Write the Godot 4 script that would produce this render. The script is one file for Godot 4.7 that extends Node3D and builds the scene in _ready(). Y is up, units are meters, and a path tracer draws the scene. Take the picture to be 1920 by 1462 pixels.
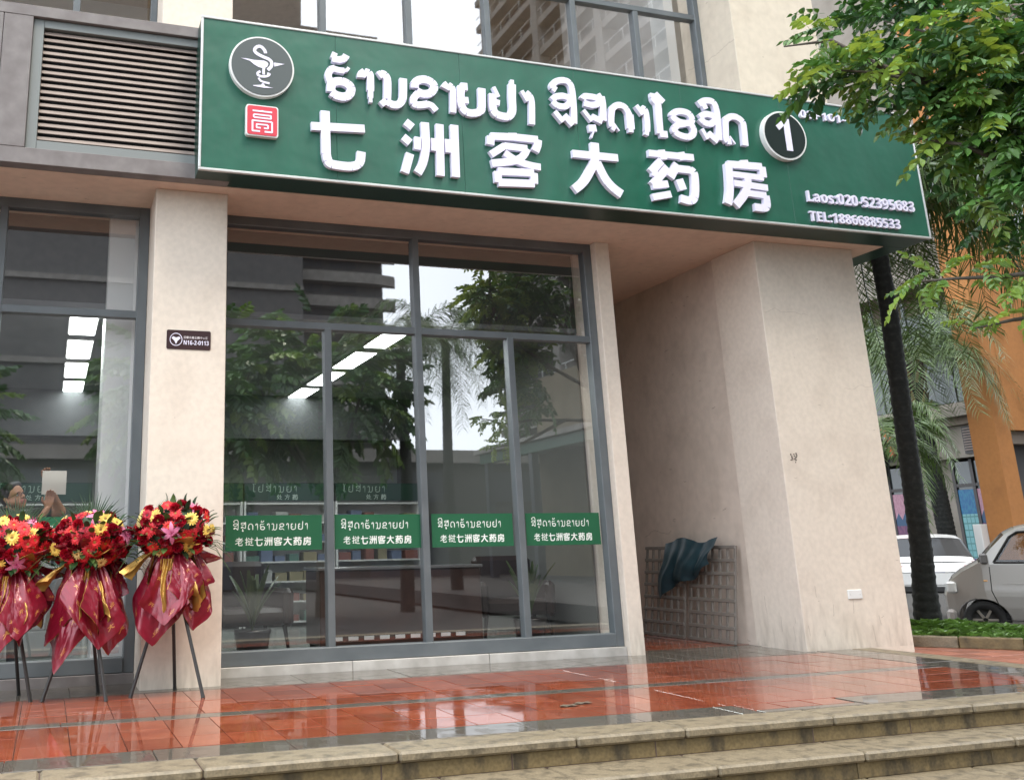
extends Node3D
# A pharmacy shopfront on a raised red-tiled terrace. x runs along the facade, y is up, z comes out of the facade.
# The fronts of the columns stand at z = 0, the terrace at y = 0.

var taken := {}
var rng := RandomNumberGenerator.new()
var M := {}          # materials
var GL := {}         # lettering strokes

# ------------------------------------------------------------------ helpers
class MB:
	var v := PackedVector3Array()
	var n := PackedVector3Array()
	var uv := PackedVector2Array()
	var col := PackedColorArray()
	var tint := Color.WHITE
	var xf := Transform3D.IDENTITY
	func vert(p: Vector3, nn: Vector3, t := Vector2.ZERO) -> void:
		v.append(xf * p)
		n.append((xf.basis * nn).normalized())
		uv.append(t)
		col.append(tint)
	# corners counter-clockwise as seen from outside
	func tri(a: Vector3, b: Vector3, c: Vector3, ta := Vector2.ZERO, tb := Vector2.ZERO, tc := Vector2.ZERO) -> void:
		var nn := (b - a).cross(c - a)
		if nn.length_squared() < 1e-18: return
		nn = nn.normalized()
		vert(a, nn, ta); vert(c, nn, tc); vert(b, nn, tb)
	func quad(a: Vector3, b: Vector3, c: Vector3, d: Vector3) -> void:
		tri(a, b, c, Vector2(0, 1), Vector2(1, 1), Vector2(1, 0))
		tri(a, c, d, Vector2(0, 1), Vector2(1, 0), Vector2(0, 0))
	func stri(p: Array, q: Array, t: Array) -> void:   # three points with their own normals
		vert(p[0], q[0], t[0]); vert(p[2], q[2], t[2]); vert(p[1], q[1], t[1])
	func box(lo: Vector3, hi: Vector3) -> void:
		bev(lo, hi, 0.0)
	func bev(lo: Vector3, hi: Vector3, b: float) -> void:
		var s := hi - lo
		b = minf(b, minf(s.x, minf(s.y, s.z)) * 0.45)
		var c := (lo + hi) * 0.5
		var h := s * 0.5
		for ax in 3:
			var u := (ax + 1) % 3
			var w := (ax + 2) % 3
			for sg in [-1.0, 1.0]:
				var pts := []
				for k in [[-1, -1], [1, -1], [1, 1], [-1, 1]]:
					var p := Vector3.ZERO
					p[ax] = sg * h[ax]
					p[u] = k[0] * (h[u] - b)
					p[w] = k[1] * (h[w] - b)
					pts.append(c + p)
				if sg > 0: quad(pts[0], pts[1], pts[2], pts[3])
				else: quad(pts[3], pts[2], pts[1], pts[0])
		if b <= 0.0: return
		for ax in 3:
			var u := (ax + 1) % 3
			var w := (ax + 2) % 3
			for su in [-1.0, 1.0]:
				for sw in [-1.0, 1.0]:
					var q := []
					for k in [[-1, 0], [1, 0], [1, 1], [-1, 1]]:
						var p := Vector3.ZERO
						p[ax] = k[0] * (h[ax] - b)
						p[u] = su * (h[u] if k[1] == 0 else h[u] - b)
						p[w] = sw * (h[w] - b if k[1] == 0 else h[w])
						q.append(c + p)
					if su * sw > 0: quad(q[0], q[1], q[2], q[3])
					else: quad(q[3], q[2], q[1], q[0])
		for sx in [-1.0, 1.0]:
			for sy in [-1.0, 1.0]:
				for sz in [-1.0, 1.0]:
					var a := c + Vector3(sx * h.x, sy * (h.y - b), sz * (h.z - b))
					var d := c + Vector3(sx * (h.x - b), sy * h.y, sz * (h.z - b))
					var e := c + Vector3(sx * (h.x - b), sy * (h.y - b), sz * h.z)
					if sx * sy * sz > 0: tri(a, d, e)
					else: tri(a, e, d)
	# smooth surface through rows of points; closed_u joins the end of each row to its start
	func grid(rows: Array, closed_u := false, flip := false) -> void:
		var nr := rows.size()
		var nc: int = rows[0].size()
		var nn := []
		for i in nr:
			var row := []
			for j in nc:
				var jm := (j - 1 + nc) % nc if closed_u else maxi(j - 1, 0)
				var jp := (j + 1) % nc if closed_u else mini(j + 1, nc - 1)
				var du: Vector3 = rows[i][jp] - rows[i][jm]
				var dv: Vector3 = rows[mini(i + 1, nr - 1)][j] - rows[maxi(i - 1, 0)][j]
				if du.length() < 1e-6: du = rows[clampi(i + (1 if i == 0 else -1), 0, nr - 1)][jp] - rows[clampi(i + (1 if i == 0 else -1), 0, nr - 1)][jm]
				var q := du.cross(dv)
				q = q.normalized() if q.length() > 1e-12 else Vector3.UP
				row.append(-q if flip else q)
			nn.append(row)
		for i in nr - 1:
			for j in (nc if closed_u else nc - 1):
				var k := (j + 1) % nc
				var u0 := float(j) / (nc if closed_u else nc - 1)
				var u1 := float(j + 1) / (nc if closed_u else nc - 1)
				var v0 := float(i) / (nr - 1)
				var v1 := float(i + 1) / (nr - 1)
				var P := [rows[i][j], rows[i][k], rows[i + 1][k], rows[i + 1][j]]
				var N := [nn[i][j], nn[i][k], nn[i + 1][k], nn[i + 1][j]]
				var T := [Vector2(u0, v0), Vector2(u1, v0), Vector2(u1, v1), Vector2(u0, v1)]
				if flip:
					stri([P[0], P[2], P[1]], [N[0], N[2], N[1]], [T[0], T[2], T[1]])
					stri([P[0], P[3], P[2]], [N[0], N[3], N[2]], [T[0], T[3], T[2]])
				else:
					stri([P[0], P[1], P[2]], [N[0], N[1], N[2]], [T[0], T[1], T[2]])
					stri([P[0], P[2], P[3]], [N[0], N[2], N[3]], [T[0], T[2], T[3]])
	func tube(pts: Array, rad: Array, sides := 8, caps := true) -> void:
		var rows := []
		var side := Vector3.ZERO
		for i in pts.size():
			var d: Vector3 = (pts[mini(i + 1, pts.size() - 1)] - pts[maxi(i - 1, 0)]).normalized()
			if side == Vector3.ZERO: side = d.cross(Vector3.UP if absf(d.y) < 0.9 else Vector3.RIGHT).normalized()
			side = (side - d * side.dot(d)).normalized()
			var up := d.cross(side)
			var r: float = rad[mini(i, rad.size() - 1)]
			var row := []
			for k in sides:
				var a := TAU * k / sides
				row.append(pts[i] + (side * cos(a) + up * sin(a)) * r)
			rows.append(row)
		grid(rows, true)
		if caps:
			for k in range(1, sides - 1):
				tri(rows[0][0], rows[0][k + 1], rows[0][k])
				var e: Array = rows[-1]
				tri(e[0], e[k], e[k + 1])
	func lathe(profile: Array, at: Vector3, sides := 20) -> void:   # profile of (radius, height), bottom to top
		var rows := []
		for p in profile:
			var row := []
			for k in sides:
				var a := -TAU * k / sides
				row.append(at + Vector3(cos(a) * p.x, p.y, sin(a) * p.x))
			rows.append(row)
		grid(rows, true, false)
	# polygon in x,y (any winding) pushed from z0 to z1
	func prism(poly: PackedVector2Array, z0: float, z1: float) -> void:
		if Geometry2D.is_polygon_clockwise(poly):
			poly = poly.duplicate()
			poly.reverse()
		var t := Geometry2D.triangulate_polygon(poly)
		for i in range(0, t.size(), 3):
			var a := poly[t[i]]
			var b := poly[t[i + 1]]
			var c := poly[t[i + 2]]
			if (b - a).cross(c - a) < 0:
				var q := b
				b = c
				c = q
			tri(Vector3(a.x, a.y, z1), Vector3(b.x, b.y, z1), Vector3(c.x, c.y, z1))
			tri(Vector3(a.x, a.y, z0), Vector3(c.x, c.y, z0), Vector3(b.x, b.y, z0))
		for i in poly.size():
			var a := poly[i]
			var b := poly[(i + 1) % poly.size()]
			quad(Vector3(a.x, a.y, z0), Vector3(b.x, b.y, z0), Vector3(b.x, b.y, z1), Vector3(a.x, a.y, z1))
	func mesh() -> ArrayMesh:
		var a := []
		a.resize(Mesh.ARRAY_MAX)
		a[Mesh.ARRAY_VERTEX] = v
		a[Mesh.ARRAY_NORMAL] = n
		a[Mesh.ARRAY_TEX_UV] = uv
		a[Mesh.ARRAY_COLOR] = col
		var m := ArrayMesh.new()
		m.add_surface_from_arrays(Mesh.PRIMITIVE_TRIANGLES, a)
		return m

func numbered(called: String, parent: Node) -> String:
	var key := "%d/%s" % [parent.get_instance_id(), called]
	var k: int = taken.get(key, 0)
	taken[key] = k + 1
	return called if k == 0 else "%s_%03d" % [called, k]

func put(o: Node3D, called: String, parent: Node = self) -> Node3D:
	o.name = numbered(called, parent)
	parent.add_child(o, true)
	return o

func obj(called: String, m, mat: Material, parent: Node = self) -> MeshInstance3D:
	var o := MeshInstance3D.new()
	o.mesh = m.mesh() if m is MB else m
	o.material_override = mat
	put(o, called, parent)
	return o

func tag(o: Node, label: String, category: String, group := "") -> Node:
	o.set_meta("label", label)
	o.set_meta("category", category)
	if group: o.set_meta("group", group)
	return o

func thing(called: String, label: String, category: String, at := Vector3.ZERO, turn := 0.0, group := "") -> Node3D:
	var o := Node3D.new()
	put(o, called)
	o.position = at
	o.rotation.y = turn
	tag(o, label, category, group)
	return o

func group_node(called: String, parent: Node, at := Vector3.ZERO) -> Node3D:
	var o := Node3D.new()
	put(o, called, parent)
	o.position = at
	return o

func structure(called: String) -> Node3D:
	var o := Node3D.new()
	put(o, called)
	o.set_meta("kind", "structure")
	return o

func bx(called: String, lo: Vector3, hi: Vector3, mat: Material, parent: Node, b := 0.0) -> MeshInstance3D:
	var m := MB.new()
	m.bev(lo, hi, b)
	return obj(called, m, mat, parent)

func V(x, y, z) -> Vector3:
	return Vector3(x, y, z)

# ------------------------------------------------------------------ materials
func lin(r: float, g: float, b: float) -> Color:
	return Color(r, g, b).linear_to_srgb()

func flat(r: float, g: float, b: float, rough := 0.7, metal := 0.0) -> StandardMaterial3D:
	var m := StandardMaterial3D.new()
	m.albedo_color = lin(r, g, b)
	m.roughness = rough
	m.metallic = metal
	return m

func noise(seed_: int, freq: float, octaves := 4, kind := FastNoiseLite.TYPE_SIMPLEX_SMOOTH) -> FastNoiseLite:
	var f := FastNoiseLite.new()
	f.seed = seed_
	f.noise_type = kind
	f.frequency = freq
	f.fractal_octaves = octaves
	return f

func nimg(seed_: int, freq: float, size: int, octaves := 4) -> Image:
	return noise(seed_, freq, octaves).get_seamless_image(size, size)

func tex(im: Image) -> ImageTexture:
	return ImageTexture.create_from_image(im)

func ramp_tex(seed_: int, freq: float, size: int, stops: Array, octaves := 4) -> ImageTexture:
	# stops: [position, linear colour] ...
	var g := Gradient.new()
	var off := PackedFloat32Array()
	var cs := PackedColorArray()
	for s in stops:
		off.append(s[0])
		cs.append(lin(s[1], s[2], s[3]))
	g.offsets = off
	g.colors = cs
	var src := nimg(seed_, freq, size, octaves)
	var im := Image.create_empty(size, size, false, Image.FORMAT_RGB8)
	var lut := []
	for i in 256: lut.append(g.sample(i / 255.0))
	for y in size:
		for x in size:
			im.set_pixel(x, y, lut[int(src.get_pixel(x, y).r * 255.0)])
	return tex(im)

func world_tex(m: StandardMaterial3D, t: Texture2D, scale: float) -> StandardMaterial3D:
	m.albedo_texture = t
	m.albedo_color = Color.WHITE
	m.uv1_triplanar = true
	m.uv1_world_triplanar = true
	m.uv1_scale = Vector3.ONE * scale
	return m

func bump(m: StandardMaterial3D, t: Texture2D, cm: float) -> StandardMaterial3D:
	m.heightmap_enabled = true
	m.heightmap_texture = t
	m.heightmap_scale = cm
	return m

func glass(tint := Color(1, 1, 1), a := 0.27) -> StandardMaterial3D:
	# coated window glass: passes most light, mirrors the rest
	var m := StandardMaterial3D.new()
	var im := Image.create_empty(4, 4, false, Image.FORMAT_RGB8)
	im.fill(Color.WHITE)
	m.albedo_texture = tex(im)
	m.albedo_color = Color(tint.r, tint.g, tint.b, a)
	m.metallic = 1.0
	m.roughness = 0.015
	m.transparency = BaseMaterial3D.TRANSPARENCY_ALPHA
	return m

# ------------------------------------------------------------------ the scene
func _ready() -> void:
	rng.seed = 7
	# camera: a phone photograph cropped off-centre, so the lens is shifted
	var cam := Camera3D.new()
	cam.name = "camera"
	add_child(cam)
	cam.basis = Basis.from_euler(Vector3(0.25900, -0.30119, -0.01970), EULER_ORDER_YXZ)
	cam.position = Vector3(0, 1.0, 8.09)
	cam.projection = Camera3D.PROJECTION_FRUSTUM
	cam.keep_aspect = Camera3D.KEEP_HEIGHT
	cam.near = 0.05
	cam.far = 400.0
	cam.size = 0.05 * 1462.0 / 1806.7
	cam.frustum_offset = Vector2(0.05 * 303.4 / 1806.7, -0.05 * 174.4 / 1806.7)
	cam.current = true
	# bright overcast sky
	var we := WorldEnvironment.new()
	we.name = "world_environment"
	var env := Environment.new()
	env.background_mode = Environment.BG_SKY
	env.tonemap_mode = Environment.TONE_MAPPER_LINEAR
	env.tonemap_exposure = 3.9
	env.sdfgi_enabled = true
	env.ssao_enabled = true
	env.ssil_enabled = true
	var sky := Sky.new()
	var sm := ProceduralSkyMaterial.new()
	sm.sky_top_color = lin(0.86, 0.92, 1.0)
	sm.sky_horizon_color = lin(0.78, 0.84, 0.90)
	sm.sky_curve = 0.2
	sm.sky_energy_multiplier = 1.0
	sm.ground_bottom_color = lin(0.10, 0.09, 0.08)
	sm.ground_horizon_color = lin(0.30, 0.30, 0.30)
	sm.sun_angle_max = 1.0
	sm.sky_cover = cloud_cover()
	sm.sky_cover_modulate = Color(1, 1, 1, 0.25)
	sky.sky_material = sm
	env.sky = sky
	we.environment = env
	add_child(we)
	var sun := DirectionalLight3D.new()
	sun.name = "sun"
	sun.light_energy = 0.36
	sun.light_color = Color(1.0, 0.97, 0.92)
	sun.light_angular_distance = 22.0
	sun.shadow_enabled = true
	add_child(sun)
	sun.look_at_from_position(Vector3(9, 27, 13), Vector3.ZERO)
	materials()
	lettering()
	ground_and_steps()
	shop_building()
	shop_sign()
	shop_interior()
	far_buildings()
	trees_and_plants()
	vehicles()
	small_things()
	flower_stands()
	shop_person()

func cloud_cover() -> Texture2D:
	var src := nimg(91, 0.012, 512, 5)
	var im := Image.create_empty(512, 256, false, Image.FORMAT_RGBA8)
	for y in 256:
		for x in 512:
			var k := clampf((src.get_pixel(x, y * 2).r - 0.35) * 1.8, 0.0, 1.0)
			im.set_pixel(x, y, Color(0.9, 0.93, 1.0, k))
	return tex(im)

func plaster(seed_: int, base: Color, dirt: Color, streak := 0.5, n := 512, foot := 0.0) -> StandardMaterial3D:
	# one repeat spans 4.35 m, so the lowest rows of the picture lie at the foot of the wall
	var a := nimg(seed_, 0.012 * 512.0 / n, n, 6)
	var b := nimg(seed_ + 1, 0.06, n, 3)
	var c := nimg(seed_ + 2, 0.02 * 512.0 / n, n, 5)
	var im := Image.create_empty(n, n, false, Image.FORMAT_RGB8)
	var grime := Color(0.30, 0.24, 0.185)
	for y in n:
		var low := clampf((y - n * 0.83) / (n * 0.17), 0.0, 1.0) * foot
		for x in n:
			var big := a.get_pixel(x, y).r
			var fine := b.get_pixel(x, y).r
			var run := c.get_pixel((x * 4) % n, y).r
			var k := clampf((big - 0.5) * 1.7, 0.0, 1.0) * 0.5 + clampf((run - 0.58) * 2.2, 0.0, 1.0) * streak * 0.5
			var q := base.lerp(dirt, clampf(k, 0.0, 0.8)) * (0.93 + 0.13 * fine)
			if low > 0.0: q = q.lerp(grime, clampf((run * 1.5 + fine * 0.4 - 1.15 + low * 0.65) * 0.8, 0.0, 0.6) * low)
			q.a = 1.0
			im.set_pixel(x, y, q.linear_to_srgb())
	# scuffs, pits and hairline cracks
	var r := RandomNumberGenerator.new()
	r.seed = seed_
	for i in 60:
		var x := r.randf() * n
		var y := r.randf() * n
		var ang := r.randf_range(-0.4, 0.4)
		var l := r.randi_range(2, 9)
		if i < 3: l = r.randi_range(n / 8, n / 4)
		elif i < 26 and foot > 0.0:
			ang = PI * 0.5
			y = n * r.randf_range(0.86, 0.97)
			l = r.randi_range(6, n / 22)
		for s in l:
			x += cos(ang)
			y += sin(ang)
			ang += r.randf_range(-0.3, 0.3) if i < 3 or i >= 26 else r.randf_range(-0.04, 0.04)
			if i < 3: ang *= 0.9
			var p := im.get_pixel(int(x + n) % n, clampi(int(y), 0, n - 1))
			im.set_pixel(int(x + n) % n, clampi(int(y), 0, n - 1), p.lerp(Color(0.36, 0.29, 0.24), 0.32 if i >= 3 else 0.2))
	var m := flat(1, 1, 1, 0.88)
	world_tex(m, tex(im), 0.23)
	bump(m, M.fine_bump, 0.35)
	return m

func materials() -> void:
	M.fine_bump = tex(nimg(5, 0.04, 256, 4))
	M.beige = plaster(11, Color(0.71, 0.625, 0.53), Color(0.55, 0.465, 0.385), 0.4, 1024, 0.7)
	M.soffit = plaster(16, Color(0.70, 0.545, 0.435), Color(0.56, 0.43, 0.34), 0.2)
	M.cream = plaster(21, Color(0.64, 0.56, 0.45), Color(0.5, 0.42, 0.33))
	M.dim_plaster = plaster(31, Color(0.25, 0.205, 0.165), Color(0.14, 0.112, 0.088), 0.3)
	M.passage = plaster(36, Color(0.64, 0.545, 0.46), Color(0.38, 0.31, 0.25), 0.3)
	M.stone_band = world_tex(flat(1, 1, 1, 0.42), ramp_tex(41, 0.03, 256, [[0.0, 0.15, 0.13, 0.125], [0.5, 0.185, 0.165, 0.16], [1.0, 0.23, 0.21, 0.2]]), 0.6)
	M.frame = world_tex(flat(1, 1, 1, 0.38), ramp_tex(42, 0.02, 128, [[0.0, 0.105, 0.12, 0.128], [1.0, 0.145, 0.16, 0.168]]), 0.8)
	M.frame_dark = flat(0.055, 0.05, 0.05, 0.5)
	M.louvre_frame = flat(0.2, 0.215, 0.21, 0.5)
	M.slat = world_tex(flat(1, 1, 1, 0.6), ramp_tex(43, 0.02, 128, [[0.0, 0.23, 0.18, 0.155], [1.0, 0.31, 0.25, 0.215]]), 0.9)
	M.black = flat(0.012, 0.012, 0.012, 0.7)
	M.glass = glass()
	# wet red paving tiles: four tones
	var puddle := nimg(51, 0.008, 512, 3)
	var rough_im := Image.create_empty(512, 512, false, Image.FORMAT_RGB8)
	for y in 512:
		for x in 512:
			var k := clampf((puddle.get_pixel(x, y).r - 0.45) * 4.0, 0.0, 1.0)
			var g := 0.03 + 0.075 * k
			rough_im.set_pixel(x, y, Color(g, g, g))
	M.wet = tex(rough_im)
	M.tiles = []
	for i in 4:
		var d := 0.7 + 0.1 * i
		var t := ramp_tex(60 + i, 0.018, 256, [[0.0, 0.23 * d, 0.052 * d, 0.027 * d], [0.45, 0.315 * d, 0.078 * d, 0.037 * d], [0.75, 0.335 * d, 0.092 * d, 0.046 * d], [1.0, 0.27 * d, 0.095 * d, 0.054 * d]])
		var m := world_tex(flat(1, 1, 1, 1.0), t, 0.7)
		m.roughness_texture = M.wet
		m.roughness_texture_channel = BaseMaterial3D.TEXTURE_CHANNEL_RED
		m.metallic_specular = 0.62
		M.tiles.append(m)
	M.grout = flat(0.09, 0.06, 0.05, 0.5)
	M.granite = world_tex(flat(1, 1, 1, 1.0), ramp_tex(71, 0.09, 512, [[0.0, 0.06, 0.052, 0.043], [0.45, 0.1, 0.088, 0.072], [0.6, 0.125, 0.11, 0.09], [1.0, 0.18, 0.155, 0.12]], 5), 1.4)
	M.granite.roughness_texture = M.wet
	M.granite.roughness = 1.6
	# yellow-brown stone of the steps, stained black by damp
	M.steps = []
	for i in 3:
		var n := 512
		var a := nimg(80 + i, 0.017, n, 6)
		var b := nimg(85 + i, 0.12, n, 2)
		var im := Image.create_empty(n, n, false, Image.FORMAT_RGB8)
		for y in n:
			for x in n:
				var k := clampf((a.get_pixel(x, y).r - 0.44) * 2.4, 0.0, 1.0)
				var f := b.get_pixel(x, y).r
				var q := Color(0.215, 0.174, 0.113).lerp(Color(0.065, 0.054, 0.037), k * 0.75) * (0.72 + 0.56 * f)
				q.a = 1.0
				im.set_pixel(x, y, q.linear_to_srgb())
		M.steps.append(bump(world_tex(flat(1, 1, 1, 0.5), tex(im), 0.9), M.fine_bump, 0.4))
	var rim := Image.create_empty(512, 512, false, Image.FORMAT_RGB8)
	var ra := nimg(95, 0.008, 512, 6)
	var rb := nimg(96, 0.1, 512, 3)
	for y in 512:
		for x in 512:
			var k := clampf((ra.get_pixel((x * 2) % 512, y).r - 0.4) * 2.0, 0.0, 1.0)
			var q := Color(0.165, 0.12, 0.055).lerp(Color(0.03, 0.025, 0.018), k * 0.9) * (0.7 + 0.6 * rb.get_pixel(x, y).r)
			q.a = 1.0
			rim.set_pixel(x, y, q.linear_to_srgb())
	M.riser = bump(world_tex(flat(1, 1, 1, 0.7), tex(rim), 0.8), M.fine_bump, 0.5)
	M.asphalt = world_tex(flat(1, 1, 1, 0.8), ramp_tex(97, 0.06, 512, [[0.0, 0.035, 0.033, 0.03], [1.0, 0.085, 0.08, 0.074]]), 0.5)
	M.brick_pave = []
	for i in 3:
		var d := 0.8 + 0.2 * i
		M.brick_pave.append(world_tex(flat(1, 1, 1, 0.45), ramp_tex(100 + i, 0.03, 128, [[0.0, 0.2 * d, 0.07 * d, 0.04 * d], [1.0, 0.32 * d, 0.12 * d, 0.075 * d]]), 1.5))
	# sign
	var sg := Image.create_empty(512, 512, false, Image.FORMAT_RGB8)
	var s1 := nimg(111, 0.012, 512, 3)
	var s2 := nimg(113, 0.03, 512, 4)
	for y in 512:
		for x in 512:
			var k := s1.get_pixel(x, y).r
			var d := clampf((s2.get_pixel((x * 5) % 512, y).r - 0.55) * 2.5, 0.0, 1.0)
			var q := Color(0.0055, 0.09, 0.053).lerp(Color(0.008, 0.112, 0.067), k).lerp(Color(0.03, 0.09, 0.065), d * 0.35)
			q.a = 1.0
			sg.set_pixel(x, y, q.linear_to_srgb())
	M.sign_green = bump(world_tex(flat(1, 1, 1, 0.38), tex(sg), 0.4), tex(s1), 0.5)
	M.sign_green.clearcoat_enabled = true
	M.sign_green.clearcoat = 0.45
	M.sign_green.clearcoat_roughness = 0.3
	M.sign_green.metallic_specular = 0.5
	M.sign_side = flat(0.01, 0.04, 0.028, 0.35)
	M.letter = flat(0.79, 0.76, 0.9, 0.35)
	M.trim = flat(0.62, 0.63, 0.62, 0.35, 0.3)
	M.disc_dark = flat(0.012, 0.022, 0.02, 0.3)
	M.disc_grey = flat(0.085, 0.1, 0.1, 0.35)
	M.seal_red = flat(0.62, 0.05, 0.075, 0.4)
	M.white_paint = flat(0.75, 0.75, 0.73, 0.5)
	M.white_stone = world_tex(flat(1, 1, 1, 0.4), ramp_tex(112, 0.03, 128, [[0.0, 0.38, 0.355, 0.325], [1.0, 0.58, 0.555, 0.52]]), 1.0)

func ground_and_steps() -> void:
	var g := structure("ground")
	bx("plaza_slab", V(-90, -0.72, 3.9), V(90, -0.565, 140), M.asphalt, g)
	bx("subsoil", V(-90, -1.6, -120), V(150, -0.73, 140), M.asphalt, g)
	bx("car_park", V(10.6, -0.5, -70), V(90, -0.14, 40), M.asphalt, g)
	bx("back_lot", V(-40, -0.5, -70), V(10.59, -0.145, -12), M.asphalt, g)
	bx("lane", V(7.86, -0.55, -11.9), V(10.59, -0.15, 3.85), M.asphalt, g)
	# terrace with its tiles, stone bands and nosing
	var p := structure("terrace")
	bx("terrace_base", V(-7, -0.7, -7.2), V(7.72, -0.012, 2.97), M.grout, p)
	var cell := 0.29
	var shapes := {}
	var rows := []
	for i in 4: rows.append([0.165 + 0.282 * i, 0.165 + 0.282 * (i + 1)])
	for i in 3: rows.append([1.46 + 0.315 * i, 1.46 + 0.315 * (i + 1)])
	for r in rows.size():
		for k in range(-7, 23):
			var x0 := 0.475 + cell * k
			tile(p, x0, minf(x0 + cell, 7.1), rows[r][0], rows[r][1], shapes)
	for i in 3:
		tile(p, 4.3 + 0.26 * i, 4.55 + 0.26 * i, 2.41, 2.62, shapes)
	for i in 10:
		for k in 5:
			tile(p, 5.58 + cell * k, 5.58 + cell * (k + 1), -1.1 - 0.29 * i, -0.82 - 0.29 * i, shapes)
	# stone bands
	band(p, -1.6, 7.1, 1.3, 1.445, 0.58)
	band(p, -1.6, 4.28, 2.42, 2.715, 0.72)
	band(p, 5.1, 7.1, 2.42, 2.715, 0.72)
	band(p, 4.3, 5.08, 2.63, 2.715, 0.4)
	band(p, -1.6, 5.55, -0.48, 0.155, 0.9)
	band(p, 5.56, 7.02, -0.805, -0.62, 0.72)
	band(p, 5.56, 6.99, -0.61, 0.155, 0.24)
	band(p, 7.0, 7.1, 0.02, 0.155, 0.3)
	for i in 7:
		var z0 := 0.02 + 0.385 * i
		bx("granite_slab", V(7.115, -0.03, z0), V(7.52, 0.001 - 0.001 * (i % 2), minf(z0 + 0.383, 2.715)), M.granite, p, 0.004)
	for i in 5:
		var z0 := 0.02 + 0.592 * i
		bx("edge_stone", V(7.527, -0.2, z0), V(7.78, 0.002, minf(z0 + 0.592, 2.98)), M.steps[i % 3], p, 0.01)
	# steps: five nosings, each slab with its own length
	var s := structure("entrance_steps")
	var r2 := RandomNumberGenerator.new()
	r2.seed = 12
	for k in 5:
		var y := -0.14 * k
		var z1 := 3.0 + 0.3 * k
		var z0 := 2.72 if k == 0 else z1 - 0.345
		var x := -2.4 + 0.3 * r2.randf()
		while x < 9.6:
			var l := r2.randf_range(0.62, 1.15)
			if k == 0 and x + l > 7.72: l = 7.5 - x if x < 7.2 else 10.0
			if l > 3.0: break
			bx("step_slab", V(x, y - 0.052, z0), V(x + l - 0.006, y + 0.0015 * r2.randf(), z1 + 0.004 * r2.randf()), M.steps[r2.randi() % 3], s, 0.012)
			x += l
		x = -2.2 + 0.4 * r2.randf()
		while x < (7.5 if k == 0 else 9.5):
			var l := r2.randf_range(0.7, 1.1)
			bx("riser_slab", V(x, y - 0.139, z1 - 0.07), V(minf(x + l, 9.6 if k > 0 else 7.74) - 0.005, y - 0.054, z1 - 0.028), M.riser, s, 0.004)
			x += l
		if k > 0:
			bx("step_core", V(-2.6, y - 0.3, z0 - 0.3), V(9.7, y - 0.056, z1 - 0.075), M.grout, s)
	# brick pavement to the right of the terrace
	var w := structure("side_pavement")
	bx("pavement_bed", V(7.79, -0.5, -11.0), V(10.58, -0.078, 3.84), M.grout, w)
	var shapes2 := {}
	for i in 16:
		for k in 10:
			var x0 := 7.8 + 0.275 * k
			var z0 := -1.6 + 0.275 * i
			var key := "t%d" % ((i * 7 + k * 3) % 3)
			if not shapes2.has(key):
				var m := MB.new()
				m.bev(V(-0.133, -0.03, -0.133), V(0.133, 0, 0.133), 0.004)
				shapes2[key] = m.mesh()
			var o := obj("paving_brick", shapes2[key], M.brick_pave[(i * 5 + k * 7 + (i * k) % 3) % 3], w)
			o.position = V(x0 + 0.137, -0.065 + rng.randf_range(-0.002, 0.001), z0 + 0.137)
			o.rotation = V(rng.randf_range(-0.006, 0.006), 0, rng.randf_range(-0.006, 0.006))

func tile(p: Node3D, x0: float, x1: float, z0: float, z1: float, shapes: Dictionary) -> void:
	if x1 - x0 < 0.04: return
	var key := "%d_%d" % [roundi((x1 - x0) * 1000), roundi((z1 - z0) * 1000)]
	if not shapes.has(key):
		var m := MB.new()
		var hx := (x1 - x0) * 0.5 - 0.0025
		var hz := (z1 - z0) * 0.5 - 0.0025
		m.bev(V(-hx, -0.02, -hz), V(hx, 0, hz), 0.0008)
		shapes[key] = m.mesh()
	var o := obj("floor_tile", shapes[key], M.tiles[[0, 1, 1, 2, 2, 2, 3][rng.randi() % 7]], p)
	o.position = V((x0 + x1) * 0.5, rng.randf_range(-0.0012, 0.0006), (z0 + z1) * 0.5)
	o.rotation = V(rng.randf_range(-0.0022, 0.0022), 0, rng.randf_range(-0.0016, 0.0016))

func band(p: Node3D, x0: float, x1: float, z0: float, z1: float, l: float) -> void:
	var x := x0
	while x < x1 - 0.03:
		var e := minf(x + l * rng.randf_range(0.95, 1.05), x1)
		bx("granite_slab", V(x, -0.03, z0), V(e - 0.004, rng.randf_range(-0.0015, 0.001), z1), M.granite, p, 0.003)
		x = e

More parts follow.
